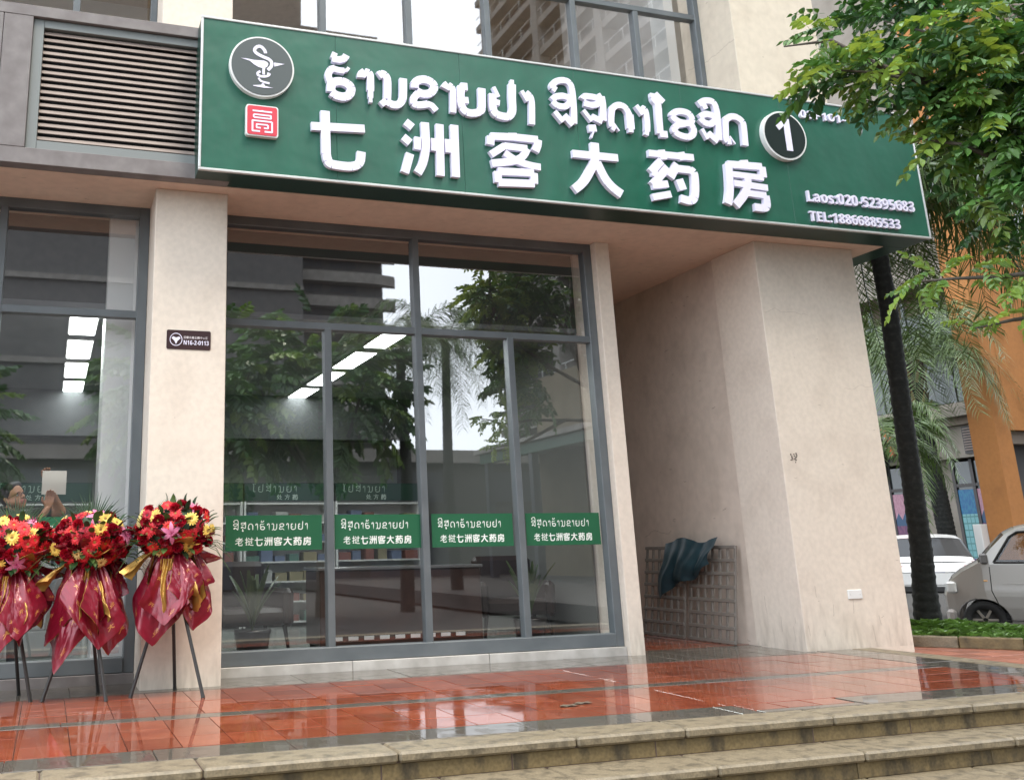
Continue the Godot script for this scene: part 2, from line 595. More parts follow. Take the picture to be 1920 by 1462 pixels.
func shop_building() -> void:
	var b := thing("shop_building", "beige plastered building with glazed ground floor shop under the green sign", "building")
	# columns and walls of the ground floor
	bx("column", V(0.745, -0.01, -0.9), V(1.378, 4.131, 0.0), M.beige, b, 0.006)
	bx("pier", V(5.375, -0.01, -0.92), V(5.54, 4.131, -0.44), M.beige, b, 0.006)
	var cp := MB.new()
	cp.bev(V(7.03, -0.2, -0.71), V(8.33, 4.131, 0.0), 0.006)
	obj("corner_pillar", cp, M.beige, b)
	bx("column", V(-3.6, -0.01, -0.9), V(-3.0, 4.131, 0.0), M.beige, b, 0.006)
	bx("passage_wall", V(7.06, -0.2, -7.0), V(8.3, 4.131, -0.712), M.passage, b)
	bx("shop_side_wall", V(5.38, -0.1, -6.9), V(5.54, 4.131, -0.922), M.passage, b)
	bx("shop_back_wall", V(-6, -0.1, -7.0), V(5.54, 4.131, -6.8), flat(0.28, 0.3, 0.28, 0.7), b)
	bx("inner_lining", V(5.35, 0.051, -6.78), V(5.374, 4.12, -0.96), flat(0.13, 0.13, 0.12, 0.7), b)
	bx("shop_left_wall", V(-6.1, -0.1, -6.79), V(-5.9, 4.131, -0.6), M.white_paint, b)
	bx("shop_front_wall", V(-6, -0.1, -0.7), V(-3.61, 4.131, -0.5), M.beige, b)
	# slab over the ground floor: its underside is the soffit
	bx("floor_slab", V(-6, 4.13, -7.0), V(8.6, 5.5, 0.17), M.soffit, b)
	# stone band with the louvre in it
	var sb := MB.new()
	sb.bev(V(-6, 4.131, 0.172), V(1.34, 4.272, 0.3), 0.004)
	sb.bev(V(-6, 5.482, 0.172), V(1.34, 5.585, 0.3), 0.004)
	sb.bev(V(-0.6, 4.274, 0.172), V(-0.365, 5.48, 0.3), 0.004)
	sb.bev(V(-1.9, 4.274, 0.172), V(-0.604, 5.48, 0.3), 0.004)
	sb.bev(V(-6, 4.274, 0.172), V(-1.904, 5.48, 0.3), 0.004)
	obj("stone_band", sb, M.stone_band, b)
	var lv := group_node("louvre", b)
	var lf := MB.new()
	lf.bev(V(-0.363, 4.274, 0.19), V(-0.275, 5.48, 0.262), 0.003)
	lf.bev(V(-0.274, 4.274, 0.19), V(1.34, 4.36, 0.262), 0.003)
	lf.bev(V(-0.274, 5.405, 0.19), V(1.34, 5.48, 0.262), 0.003)
	lf.bev(V(1.27, 4.362, 0.19), V(1.34, 5.403, 0.262), 0.003)
	obj("louvre_frame", lf, M.louvre_frame, lv)
	bx("louvre_back", V(-0.27, 4.36, 0.172), V(1.27, 5.405, 0.178), M.black, lv)
	var sl := MB.new()
	sl.xf = Transform3D(Basis(Vector3.RIGHT, -0.45), Vector3.ZERO)
	sl.bev(V(-0.772, -0.021, -0.004), V(0.772, 0.021, 0.004), 0.002)
	var slm := sl.mesh()
	for i in 17:
		var o := obj("slat", slm, M.slat, lv)
		o.position = V(0.498, 4.395 + 0.0609 * i, 0.228)
	# upper floor
	bx("column", V(0.745, 5.5, -0.9), V(1.4, 10.0, -0.001), M.beige, b, 0.006)
	bx("upper_wall", V(7.14, 5.5, -0.9), V(8.33, 10.0, -0.001), M.cream, b, 0.006)
	bx("upper_wall", V(-6, 10.0, -7.0), V(8.33, 24.0, -0.001), M.cream, b)
	bx("upper_back_wall", V(-6, 5.51, -7.0), V(8.33, 10.0, -6.8), M.white_paint, b)
	bx("upper_side_wall", V(8.13, 5.51, -6.79), V(8.33, 10.0, -0.91), M.cream, b)
	bx("upper_side_wall", V(-6.1, 5.51, -6.79), V(-5.9, 10.0, -0.1), M.cream, b)
	bx("sill", V(1.402, 5.501, -0.7), V(7.138, 5.56, 0.168), M.stone_band, b)
	bx("sill", V(-5.8, 5.501, -0.7), V(0.743, 5.56, 0.168), M.stone_band, b)
	bx("inner_partition", V(6.75, 5.51, -3.0), V(7.1, 10.0, -0.95), M.white_paint, b)
	# shop window between the column and the pier
	window(b, 1.38, 5.373, 0.08, 4.13, [[3.373, 0.08, 4.13], [2.449, 0.08, 3.09], [4.364, 0.08, 3.09]], [[3.09, 1.38, 5.373]], 0.1, 0.12)
	window(b, -3.0, 0.743, 0.08, 4.13, [[-0.53, 0.08, 4.13], [-1.75, 0.08, 3.09]], [[3.11, -3.0, 0.743]], 0.1, 0.12)
	bx("window_sill", V(1.38, -0.01, -0.68), V(2.62, 0.078, -0.49), M.white_stone, b, 0.004)
	bx("window_sill", V(2.624, -0.01, -0.68), V(3.93, 0.078, -0.491), M.white_stone, b, 0.004)
	bx("window_sill", V(3.934, -0.01, -0.68), V(5.373, 0.078, -0.49), M.white_stone, b, 0.004)
	bx("window_sill", V(-3.0, -0.01, -0.68), V(-0.35, 0.078, -0.5), M.stone_band, b, 0.004)
	bx("window_sill", V(-0.346, -0.01, -0.68), V(0.743, 0.078, -0.5), M.stone_band, b, 0.004)
	window(b, 1.402, 7.138, 5.56, 10.0, [[2.44, 5.56, 10.0], [3.4, 5.56, 10.0], [4.33, 5.56, 10.0], [5.42, 5.56, 10.0], [6.25, 5.56, 7.1]], [[7.12, 4.33, 7.138], [7.9, 1.402, 4.33]], 0.075, 0.06)
	window(b, -5.8, 0.743, 5.56, 10.0, [[-0.02, 5.56, 10.0], [-1.2, 5.56, 10.0], [-3, 5.56, 10.0]], [], 0.07, 0.06)

# a glazed frame in the plane z = -0.6: mullions [x, y0, y1], transoms [y, x0, x1]
func window(b: Node3D, x0: float, x1: float, y0: float, y1: float, mull: Array, trans: Array, edge: float, foot: float) -> void:
	var w := group_node("window", b)
	var zf := -0.53
	var zb := -0.64
	bx("frame", V(x0, y0, zb), V(x0 + edge * 0.7, y1, zf), M.frame, w, 0.004)
	bx("frame", V(x1 - edge * 0.9, y0, zb), V(x1, y1, zf), M.frame, w, 0.004)
	bx("frame", V(x0 + edge * 0.7, y1 - edge * 0.9, zb), V(x1 - edge * 0.9, y1, zf - 0.002), M.frame, w, 0.004)
	bx("frame", V(x0 + edge * 0.7, y0, zb), V(x1 - edge * 0.9, y0 + foot, zf + 0.012), M.frame, w, 0.006)
	var h := 0.034
	for m in mull:
		bx("mullion", V(m[0] - h, m[1] + 0.02, zb + 0.01), V(m[0] + h, m[2] - 0.02, zf - 0.004), M.frame, w, 0.004)
	for t in trans:
		bx("transom", V(t[1] + 0.02, t[0] - h, zb + 0.014), V(t[2] - 0.02, t[0] + h, zf - 0.008), M.frame, w, 0.004)
	# panes: cut the opening at the mullions, above and below each transom
	var levels := [y0 + foot]
	for t in trans:
		if not levels.has(t[0]): levels.append(t[0])
	levels.append(y1 - edge * 0.9)
	levels.sort()
	for i in levels.size() - 1:
		var ya: float = levels[i]
		var yb: float = levels[i + 1]
		var mid := (ya + yb) * 0.5
		var xs := [x0 + edge * 0.7]
		for m in mull:
			if m[1] < mid and m[2] > mid: xs.append(m[0])
		xs.append(x1 - edge * 0.9)
		xs.sort()
		for j in xs.size() - 1:
			var q := MB.new()
			var g := 0.03
			var tl := rng.randf_range(-0.0012, 0.0012)
			q.quad(V(xs[j] + g, ya + g, -0.59), V(xs[j + 1] - g, ya + g, -0.59 + tl), V(xs[j + 1] - g, yb - g, -0.59), V(xs[j] + g, yb - g, -0.59 - tl))
			obj("pane", q, M.glass, w)

# Strokes of the sign's letters: [smooth?, width, x, y, x, y, ...] in centimetres from the sign's lower left corner.
func sign_letters() -> Array:
	return [
		["ho", [[1, 8, 116.2, 84.9, 116.2, 89.6, 118.2, 94, 126.7, 95.8, 133.1, 93.2, 135, 88.7, 132.9, 83.6, 127.7, 80.9, 120.6, 81.7, 116.8, 84.3], [1, 6.3, 116.9, 91.8, 114.7, 96.3, 113.8, 100.9, 115.8, 106, 120.4, 108.4], [1, 5.7, 118.4, 107.7, 123.6, 106.7, 128.8, 106.8], [0, 3, 128.2, 106.7, 131.5, 107.8, 133.1, 110.5], [1, 6.4, 117.6, 117.6, 123.8, 117.1, 129.1, 119.3, 131.1, 122.7], [0, 5.1, 118.3, 117.7, 120.4, 123.6]]],
		["sala_aa", [[0, 8.1, 145.1, 102.4, 144.9, 105.2, 148.6, 108.4], [1, 6.5, 148.6, 108.8, 153.2, 107, 153.6, 98.7, 153.5, 90.4], [0, 4.7, 153.5, 91.8, 153.4, 83.5], [0, 3, 153.3, 84.2, 153.4, 78.7]]],
		["no", [[1, 7.2, 161.5, 106.7, 165.6, 108.7, 169.5, 105, 169.8, 95.3, 169.2, 84.2], [0, 5.8, 168.4, 82.7, 163, 77.9], [1, 7.2, 168.4, 82, 173.7, 79.2, 179.7, 80, 183.9, 85.4, 184.9, 93.1, 185.4, 106.8]]],
		["kho", [[1, 7.7, 196.6, 98.8, 196.8, 103.8, 201.7, 107.6, 208.6, 108.5, 214.7, 105.4, 215.5, 100.6, 211.5, 95.5, 204.6, 93.6, 198.5, 95.6], [1, 6.9, 199.8, 94, 195.5, 88.9, 194.7, 83.9, 197.3, 81.8, 203.5, 82.6, 209, 84.3], [0, 5.9, 208.3, 84.3, 213, 82.8, 216.9, 78.4]]],
		["sala_aa", [[0, 8.8, 226.5, 101.9, 227.3, 103.8, 230.2, 106.3], [1, 6, 230.2, 106.3, 233.9, 103.2, 234.4, 94.8, 233.7, 78.5]]],
		["yo", [[0, 7.5, 242.8, 106.5, 249.5, 106.7], [1, 7.5, 243.2, 106.6, 242, 90.1, 245.7, 81.7, 254, 80.3, 262, 84.1, 263.5, 91.4, 264.1, 107.2], [0, 6.4, 243.5, 92.4, 249.8, 92.9]]],
		["yo_tail", [[0, 10.9, 277.2, 104.6, 280.5, 106.1], [1, 7.6, 275.3, 102.9, 274.5, 89.9, 276.9, 83.1, 284.6, 80.8, 291.2, 82, 294.8, 88.1, 295.3, 101.1, 296.4, 115.8], [0, 5.8, 276.2, 95.1, 281.9, 94.1], [0, 3.7, 296.3, 115, 296.5, 120.2]]],
		["sala_aa", [[0, 11.8, 307.2, 104.1, 310.6, 106], [1, 6.2, 310.5, 108.9, 314.9, 104.4, 315.8, 96.5, 314.4, 76.2]]],
		["so_ii", [[1, 6.4, 343.3, 115.6, 339.4, 118.8, 342, 123.5, 348.3, 126.6, 355.9, 126.9, 360.1, 122.2, 361.1, 112.7, 361, 98, 360, 82.5], [1, 6.4, 338.3, 104.7, 342.3, 108.5, 350.7, 110.3, 356.6, 108.5, 357, 104.1, 351.3, 99.3, 343.1, 99.4, 338.5, 103.2], [0, 13, 342, 86.2, 346, 89.6], [0, 6.7, 349.7, 90, 358.7, 80.9]]],
		["so_u", [[1, 6.5, 371.9, 109.7, 374.5, 113, 385.2, 113.2, 389.6, 110.4, 387.7, 106.5, 380.6, 104.5, 373, 105.7], [0, 6.5, 389.9, 114.2, 393.2, 116.1], [1, 6.9, 393.1, 115.4, 393.8, 106.5, 392.8, 89.4], [0, 13.6, 374, 91.5, 377.3, 94.1], [0, 6.4, 380.2, 92.3, 391.3, 88.1], [0, 8.3, 379.3, 83.4, 380.2, 76.2], [0, 13.5, 379.4, 76.1, 380.9, 75.5]]],
		["do", [[0, 9.2, 406.2, 83.6, 407.5, 84.5], [1, 6.5, 405.3, 82, 401.4, 86, 402.7, 98.7, 405.3, 105, 411.9, 108.4, 418.7, 106.6, 423, 98.9], [0, 8.5, 423.1, 99.7, 423, 84.1], [0, 5.4, 422.8, 84.8, 422.8, 80.4]]],
		["sala_aa", [[0, 11.3, 433.1, 104.6, 437, 107.4], [1, 6.3, 437.9, 108.6, 441.9, 105.7, 442.5, 93.1, 441.5, 84], [0, 4.7, 441.5, 84.7, 440, 79.4]]],
		["sala_o", [[0, 6.4, 464, 117.9, 455.3, 126.3], [1, 7.5, 453.2, 126.1, 453.3, 120, 457.1, 114.4, 456.7, 100.7, 456.2, 82.7], [0, 7.1, 455.8, 82.6, 464.6, 82.9]]],
		["oo", [[1, 6.8, 493.2, 98.3, 481.8, 98.1, 473.4, 102.7, 474.8, 107.5, 482.5, 110.3, 492.2, 109.2, 495.9, 103.2, 493.2, 98.3], [1, 6.8, 493.2, 98.3, 496.5, 91.8, 494, 85.5, 487.2, 82.8, 476.9, 84.7, 473.4, 89.5, 478.2, 95, 486.5, 97.1]]],
		["so_i", [[1, 6.9, 506.1, 121.3, 513.3, 125.7, 522.6, 126.1, 526.6, 119.2, 526.8, 102.3, 525.5, 83.8], [0, 10.2, 509.3, 120.1, 514.6, 122.7], [1, 6.9, 505.8, 106.7, 512.2, 110.9, 521.2, 110, 523.5, 105.7, 518.3, 100.9, 510.9, 101.1, 505.7, 105.5], [0, 12, 507.4, 87.8, 511, 89.7], [0, 6.8, 513.5, 90, 524, 82.1]]],
		["do", [[0, 9.8, 541.1, 85.1, 542.5, 86.1], [1, 7, 540.1, 83.9, 534.4, 84.8, 535.3, 97.1, 536.6, 106.5, 542.4, 111.4, 550.1, 112, 557.1, 107.4, 557.8, 98.2, 557, 81.2]]],
		["qi", [[0, 7.5, 97.6, 49.1, 146.8, 52.1], [0, 8.3, 110.3, 65.1, 110.8, 24.5], [1, 7.9, 110.8, 24.5, 113.3, 16.4, 120.2, 14.6, 134, 14.8, 141.5, 19.3, 143.2, 29.7]]],
		["zhou", [[0, 7.4, 186, 63.8, 192.7, 58.9], [0, 7.3, 183.3, 48.7, 189.9, 43.5], [0, 7.7, 189.4, 32.9, 183.8, 14], [0, 6.5, 197.5, 49.9, 196.4, 37.6], [1, 7.8, 205, 65.2, 204.9, 41.6, 201.6, 25.6, 196.1, 14.8], [0, 5.4, 213.1, 50.3, 213, 38.1], [0, 7.7, 219.4, 65.1, 218.2, 14.4], [0, 5.5, 226.6, 51, 226.9, 37.9], [0, 7.9, 234, 66, 233.1, 14.6]]],
		["ke", [[0, 8.7, 293, 64.8, 293.4, 60.8], [0, 7.3, 270.7, 59.1, 292.7, 60.7, 319.5, 61], [0, 7.7, 270.5, 59.1, 269.7, 50.5], [0, 7.9, 319.7, 61, 318.6, 55, 315.8, 48.8], [0, 6.8, 269.6, 40.7, 284.7, 51.3], [0, 6.9, 284.2, 50.8, 307.6, 50.6], [1, 7.3, 307.6, 50.6, 302.4, 42.4, 291.9, 36.4, 269.9, 31.9], [1, 6.8, 283.8, 44, 295.6, 37.3, 308.3, 34.1, 320.2, 33.1], [0, 7.4, 275.8, 24.6, 312.8, 26.7], [0, 7.5, 312.8, 26.7, 312.4, 15.9], [0, 7.4, 312.4, 15.9, 275.5, 13.6], [0, 7.3, 275.5, 13.6, 275.3, 24.5]]],
		["da", [[0, 7.6, 355.5, 50.8, 405, 51.4], [1, 8.9, 380.5, 64.6, 379.3, 47, 372, 33.4, 364.4, 22.7, 354.1, 14.1], [1, 9, 381.3, 44.4, 388, 29.6, 395.8, 20.4, 405.4, 14]]],
		["yao", [[0, 7, 440.1, 60.4, 492.3, 61.1], [0, 7.9, 455.3, 65.4, 457, 55.2], [0, 8, 477.8, 65.4, 479.7, 57.1], [0, 8.3, 454, 53.9, 441.1, 40.4], [0, 7.3, 441.5, 40.5, 448.3, 39.8], [0, 8.3, 460.3, 47.5, 441.3, 27], [0, 7.3, 440.9, 26.5, 459, 29.9], [0, 7, 439.8, 14.3, 461, 19.5], [0, 8.4, 472.1, 52, 462.6, 37], [0, 8, 471, 47.2, 486.9, 47.1], [1, 8.4, 486.9, 47.1, 490.9, 42.6, 488.9, 21.8, 483.2, 14.6, 471.7, 16], [0, 8.7, 472.3, 36.1, 475.7, 25.2]]],
		["fang", [[0, 9.3, 552.5, 64.8, 553.1, 60.5], [0, 7.8, 532.3, 58.3, 573.9, 59.7], [0, 8.3, 573.9, 59.7, 574, 48.1], [0, 6.4, 535.1, 48, 573.9, 47.5], [1, 8.6, 532.9, 58.4, 531.1, 31.4, 526.7, 15], [0, 8.2, 554.2, 45.1, 554.1, 39.4], [0, 6.8, 536.9, 38.5, 577.5, 37], [1, 8.4, 553.5, 39.3, 548, 27.3, 536.1, 14.4], [0, 6.8, 550.9, 29, 574.5, 28.4], [1, 8, 573.9, 28.3, 574.1, 19.3, 570.7, 14.7, 558.4, 14.8]]],
	]

func lettering() -> void:
	# the sign's letters again for print, each moved to its own left edge and the common baseline
	for e in sign_letters():
		if GL.has(e[0]): continue
		var lo := Vector2(1e9, 1e9)
		var hi := -lo
		for s in e[1]:
			for i in range(2, s.size(), 2):
				lo = lo.min(Vector2(s[i], s[i + 1]) - Vector2.ONE * s[1] * 0.5)
				hi = hi.max(Vector2(s[i], s[i + 1]) + Vector2.ONE * s[1] * 0.5)
		var lao: bool = not (e[0] in ["qi", "zhou", "ke", "da", "yao", "fang"])
		var out := []
		var k := 1.0 if lao else 100.0 / (hi.y - lo.y)
		for s in e[1]:
			var q := [s[0], s[1] * k]
			for i in range(2, s.size(), 2):
				q.append((s[i] - lo.x) * k)
				q.append((s[i + 1] - (78.0 if lao else lo.y)) * k)
			out.append(q)
		GL[e[0]] = {"w": (hi.x - lo.x) * k, "s": out}
	glyph("lao_country", 9.0, [[20, 80, 72, 80], [46, 95, 46, 62], [8, 62, 92, 62], [82, 86, 55, 60, 30, 38, 6, 24], [40, 46, 40, 14, 48, 8, 80, 8, 84, 22], [78, 44, 42, 28]])
	glyph("zhua", 9.0, [[4, 72, 34, 72], [20, 95, 20, 12, 12, 16], [4, 38, 36, 50], [56, 76, 96, 76], [80, 95, 80, 32, 70, 36], [62, 60, 68, 50], [42, 90, 48, 80], [40, 58, 49, 58, 49, 24], [38, 12, 50, 22, 64, 11, 96, 9]])
	glyph("chu", 9.0, [[30, 94, 8, 52], [22, 74, 50, 74, 32, 32, 8, 10], [18, 54, 44, 20, 95, 10], [68, 94, 68, 28], [70, 64, 88, 48]])
	glyph("fang_side", 9.0, [[46, 97, 54, 84], [6, 74, 94, 74], [44, 74, 36, 34, 10, 8], [42, 50, 78, 50, 72, 12, 58, 14]])
	glyph("kai", 9.0, [[10, 84, 90, 84], [6, 50, 94, 50], [32, 84, 32, 40, 12, 8], [68, 84, 68, 6]])
	glyph("ye", 9.0, [[36, 92, 36, 12], [64, 92, 64, 12], [10, 66, 22, 36], [90, 66, 78, 36], [4, 10, 96, 10]])
	glyph("ji", 9.0, [[10, 80, 90, 80], [50, 96, 50, 60], [22, 60, 78, 60], [24, 40, 76, 40, 76, 8, 24, 8, 24, 40]])
	glyph("guo", 9.0, [[10, 92, 90, 92, 90, 6, 10, 6, 10, 92], [28, 72, 72, 72], [50, 72, 50, 24], [30, 48, 70, 48], [26, 24, 74, 24]])
	glyph("zhong", 9.0, [[12, 74, 88, 74, 88, 36, 12, 36, 12, 74], [50, 96, 50, 4]])
	glyph("xin", 9.0, [[14, 50, 8, 22], [34, 64, 34, 20, 42, 10, 72, 10, 76, 28], [48, 84, 58, 66], [78, 58, 92, 34]])
	glyph("qu", 9.0, [[92, 90, 12, 90, 12, 8, 94, 8], [72, 74, 28, 26], [30, 70, 76, 24]])
	glyph("jin", 9.0, [[50, 96, 6, 56], [50, 96, 94, 56], [30, 56, 70, 56], [18, 36, 82, 36], [50, 56, 50, 8], [8, 8, 92, 8], [28, 26, 34, 14], [72, 26, 66, 14]])
	glyph("shang", 9.0, [[50, 97, 50, 84], [8, 82, 92, 82], [14, 62, 86, 62, 86, 8, 76, 8], [14, 62, 14, 6], [32, 38, 68, 38, 68, 14, 32, 14, 32, 38]])

func glyph(called: String, w: float, strokes: Array) -> void:
	var out := []
	for s in strokes:
		out.append([0, w] + s)
	GL[called] = {"w": 98.0, "s": out}

# a stroke's points, rounded through a spline where it is a curve
func stroke_points(s: Array) -> PackedVector2Array:
	var p := PackedVector2Array()
	for i in range(2, s.size(), 2): p.append(Vector2(s[i], s[i + 1]))
	if s[0] == 0 or p.size() < 3: return p
	var q := PackedVector2Array()
	for i in p.size() - 1:
		var a := p[maxi(i - 1, 0)]
		var d := p[mini(i + 2, p.size() - 1)]
		for k in 4: q.append(p[i].cubic_interpolate(p[i + 1], a, d, k / 4.0))
	q.append(p[-1])
	return q

# a raised letter: its strokes as solids, joined
func letter_solid(called: String, strokes: Array, unit: float, depth: float, mat: Material, parent: Node3D, at: Vector3) -> Node3D:
	var c := CSGCombiner3D.new()
	put(c, called, parent)
	c.position = at
	c.material_override = mat
	for s in strokes:
		var p := stroke_points(s)
		for i in p.size(): p[i] = p[i] * unit
		var i := 0
		while i < p.size() - 1:
			var e := mini(i + 3, p.size() - 1)
			var piece := Geometry2D.offset_polyline(p.slice(i, e + 1), s[1] * unit * 0.5, Geometry2D.JOIN_ROUND, Geometry2D.END_ROUND)
			var thin := PackedVector2Array()
			for v in piece[0]:
				if thin.is_empty() or thin[-1].distance_to(v) > 0.0035: thin.append(v)
			var g := CSGPolygon3D.new()
			g.polygon = thin
			g.mode = CSGPolygon3D.MODE_DEPTH
			g.depth = depth
			g.position.z = depth
			g.material = mat
			c.add_child(g)
			i = e
	return c

# draws strokes flat into a picture; y up in the strokes
func print_strokes(im: Image, strokes: Array, at: Vector2, k: float, color: Color, thick := 1.0) -> void:
	var size := im.get_size()
	for s in strokes:
		var p := stroke_points(s)
		var r: float = s[1] * 0.5 * k * thick
		for i in p.size() - 1:
			var a := Vector2(at.x + p[i].x * k, at.y - p[i].y * k)
			var b := Vector2(at.x + p[i + 1].x * k, at.y - p[i + 1].y * k)
			var lo := a.min(b) - Vector2.ONE * (r + 1.0)
			var hi := a.max(b) + Vector2.ONE * (r + 1.0)
			for y in range(maxi(int(lo.y), 0), mini(int(hi.y) + 1, size.y)):
				for x in range(maxi(int(lo.x), 0), mini(int(hi.x) + 1, size.x)):
					var q := Vector2(x + 0.5, y + 0.5)
					var d := q.distance_to(Geometry2D.get_closest_point_to_segment(q, a, b))
					var f := clampf(r + 0.5 - d, 0.0, 1.0)
					if f > 0.0: im.set_pixel(x, y, im.get_pixel(x, y).lerp(color, f))

func print_line(im: Image, names: Array, at: Vector2, height: float, gap: float, color: Color, thick := 1.0, unit := 100.0) -> float:
	var k := height / unit
	var x := at.x
	for nm in names:
		print_strokes(im, GL[nm].s, Vector2(x, at.y), k, color, thick)
		x += GL[nm].w * k + gap
	return x

func text_mesh(called: String, words: String, height: float, depth: float, mat: Material, parent: Node3D, at: Vector3, width := 0.0) -> MeshInstance3D:
	var t := TextMesh.new()
	var f := SystemFont.new()
	f.font_names = PackedStringArray(["Droid Sans"])
	f.font_weight = 700
	t.font = f
	t.text = words
	t.font_size = 64
	t.pixel_size = height / 46.0
	t.depth = depth
	t.horizontal_alignment = HORIZONTAL_ALIGNMENT_LEFT
	t.vertical_alignment = VERTICAL_ALIGNMENT_CENTER
	var o := MeshInstance3D.new()
	o.mesh = t
	o.material_override = mat
	put(o, called, parent)
	o.position = at
	if width > 0.0:
		var w := t.get_aabb().size.x
		if w > 0.01: o.scale.x = width / w
	return o

func disc(r: float, z0: float, z1: float) -> MB:
	var p := PackedVector2Array()
	for i in 64: p.append(Vector2(cos(TAU * i / 64.0), sin(TAU * i / 64.0)) * r)
	var m := MB.new()
	m.prism(p, z0, z1)
	return m

func rounded(w: float, h: float, r: float) -> PackedVector2Array:
	var p := PackedVector2Array()
	for q in 4:
		var c := Vector2((w * 0.5 - r) * (1 if q in [0, 3] else -1), (h * 0.5 - r) * (1 if q < 2 else -1))
		for i in 6:
			var a := PI * 0.5 * (q + i / 5.0)
			p.append(c + Vector2(cos(a), sin(a)) * r)
	return p

func shop_sign() -> void:
	var o := V(1.035, 4.13, 0.52)      # lower left front corner
	var s := thing("shop_sign", "long green box sign with raised white Lao and Chinese letters above the shop", "sign", o)
	var w := 7.865
	var h := 1.45
	# front panels, with fine joints between them
	var xs := [0.02, 1.22, 2.44, 3.66, 4.88, 6.1, w - 0.02]
	for i in 6:
		var m := MB.new()
		m.bev(V(xs[i] + 0.0012, 0.022, -0.02), V(xs[i + 1] - 0.0012, h - 0.022, 0.0), 0.0015)
		obj("face_panel", m, M.sign_green, s)
	var t := MB.new()
	t.bev(V(0, 0, -0.025), V(w, 0.022, 0.01), 0.004)
	t.bev(V(0, h - 0.022, -0.025), V(w, h, 0.01), 0.004)
	t.bev(V(0, 0.0225, -0.025), V(0.02, h - 0.0225, 0.01), 0.004)
	t.bev(V(w - 0.02, 0.0225, -0.025), V(w, h - 0.0225, 0.01), 0.004)
	obj("trim", t, M.trim, s)
	# the box behind the face and its return round the corner of the building
	var k := MB.new()
	k.bev(V(0.004, 0.004, -0.345), V(w - 0.004, h - 0.004, -0.026), 0.002)
	k.bev(V(w - 0.3, 0.004, -4.2), V(w - 0.004, h - 0.004, -0.347), 0.002)
	obj("sign_box", k, M.sign_side, s)
	# letters
	for e in sign_letters():
		letter_solid("letter", e[1], 0.01, 0.043, M.letter, s, V(0, 0, 0.003))
	# round emblem: bowl and serpent in white on grey
	var em := group_node("emblem", s, V(0.532, 1.0, 0.001))
	obj("rim", disc(0.288, 0.0, 0.05), M.white_paint, em)
	obj("disc", disc(0.272, 0.0505, 0.056), M.disc_grey, em)
	var shapes := [[-18.9, 5.4, -13.9, 5.5, -7.8, 5.0, 1.5, 5.5, 4.3, 4.6, 5.4, 2.8, 4.4, 0.1, 2.6, -1.1, 2.6, -2.7, 0.1, -3.0, 0.1, -1.9, -3.5, -1.2, -7.1, 0.6, -11.0, 3.6], [10.5, 4.9, 19.9, 4.7, 10.8, 1.0], [-8.0, -19.3, -0.9, -18.1, -0.2, -16.6, 1.5, -16.5, 2.3, -18.7, 9.6, -19.9, 1.6, -20.6, -7.7, -20.0]]
	var bowl := MB.new()
	for q in shapes:
		var poly := PackedVector2Array()
		for i in range(0, q.size(), 2): poly.append(Vector2(q[i], q[i + 1]) * 0.01)
		bowl.prism(poly, 0.0555, 0.0592)
	obj("bowl_mark", bowl, M.letter, em)
	var serpent := [[1, 2.9, 2.9, 12.8, 2.0, 15.6, -0.8, 18.5, -3.8, 18.7, -6.5, 16.3, -6.8, 13.5, -4.3, 11.2, 0.7, 9.1, 5.8, 7.5, 8.3, 4.7, 7.9, 0.8, 4.9, -3.1], [1, 2.2, -1.7, -5.2, -4.1, -7.1, -3.5, -9.3, 0.1, -10.0, 4.4, -9.0, 6.5, -6.8, 4.4, -6.7], [0, 2.2, 1.1, -2.9, 1.2, -8.0], [1, 1.8, -3.3, -11.6, -1.7, -14.1, 1.5, -15.2, 6.5, -15.8]]
	letter_solid("serpent_mark", serpent, 0.01, 0.0045, M.letter, em, V(0, 0, 0.0555))
	# red seal with an old-style character
	var se := group_node("seal", s, V(0.536, 0.485, 0.001))
	var m1 := MB.new()
	m1.prism(rounded(0.285, 0.29, 0.025), 0.0, 0.045)
	obj("rim", m1, M.white_paint, se)
	var m2 := MB.new()
	m2.prism(rounded(0.262, 0.268, 0.02), 0.0455, 0.05)
	obj("disc", m2, M.seal_red, se)
	var q := [[0, 1.5, -8.6, 8.6, 8.6, 8.6], [0, 1.8, 0, 8.6, 0, 9.6], [0, 1.4, -7.6, 5.2, 7.6, 5.2, 7.6, 2.4, -7.6, 2.4, -7.6, 5.2], [0, 1.5, -2.0, -10.2, -8.6, -10.2, -8.6, -0.6, 8.6, -0.6, 8.6, -10.2, 2.0, -10.2],
		[0, 1.4, -1.4, -7.0, -5.0, -7.0, -5.0, -3.8, 5.0, -3.8, 5.0, -7.0, 1.4, -7.0]]
	letter_solid("seal_character", q, 0.01, 0.003, M.letter, se, V(0, 0, 0.0495))
	# number one in a disc
	var nd := group_node("number_disc", s, V(6.072, 0.975, 0.001))
	obj("rim", disc(0.272, 0.0, 0.055), M.white_paint, nd)
	obj("disc", disc(0.252, 0.0555, 0.06), M.disc_dark, nd)
	text_mesh("numeral", "1", 0.36, 0.006, M.letter, nd, V(-0.13, 0.0, 0.062))
	# small raised lines of text
	text_mesh("address_line", "03F101-", 0.088, 0.03, M.letter, s, V(6.33, 1.268, 0.016), 0.6)
	text_mesh("phone_line", "Laos:020-52395683", 0.115, 0.03, M.letter, s, V(6.262, 0.335, 0.016), 1.40)
	text_mesh("phone_line", "TEL:18866885533", 0.105, 0.03, M.letter, s, V(6.27, 0.118, 0.016), 1.17)
	# brown number plate on the column
	var pl := thing("number_plate", "small dark brown number plate with white text on the left column", "number plate", V(0.872, 2.695, 0.0005))
	pl.scale = V(0.955, 1, 1)
	var pm := MB.new()
	pm.prism(rounded(0.392, 0.165, 0.014), 0.0, 0.006)
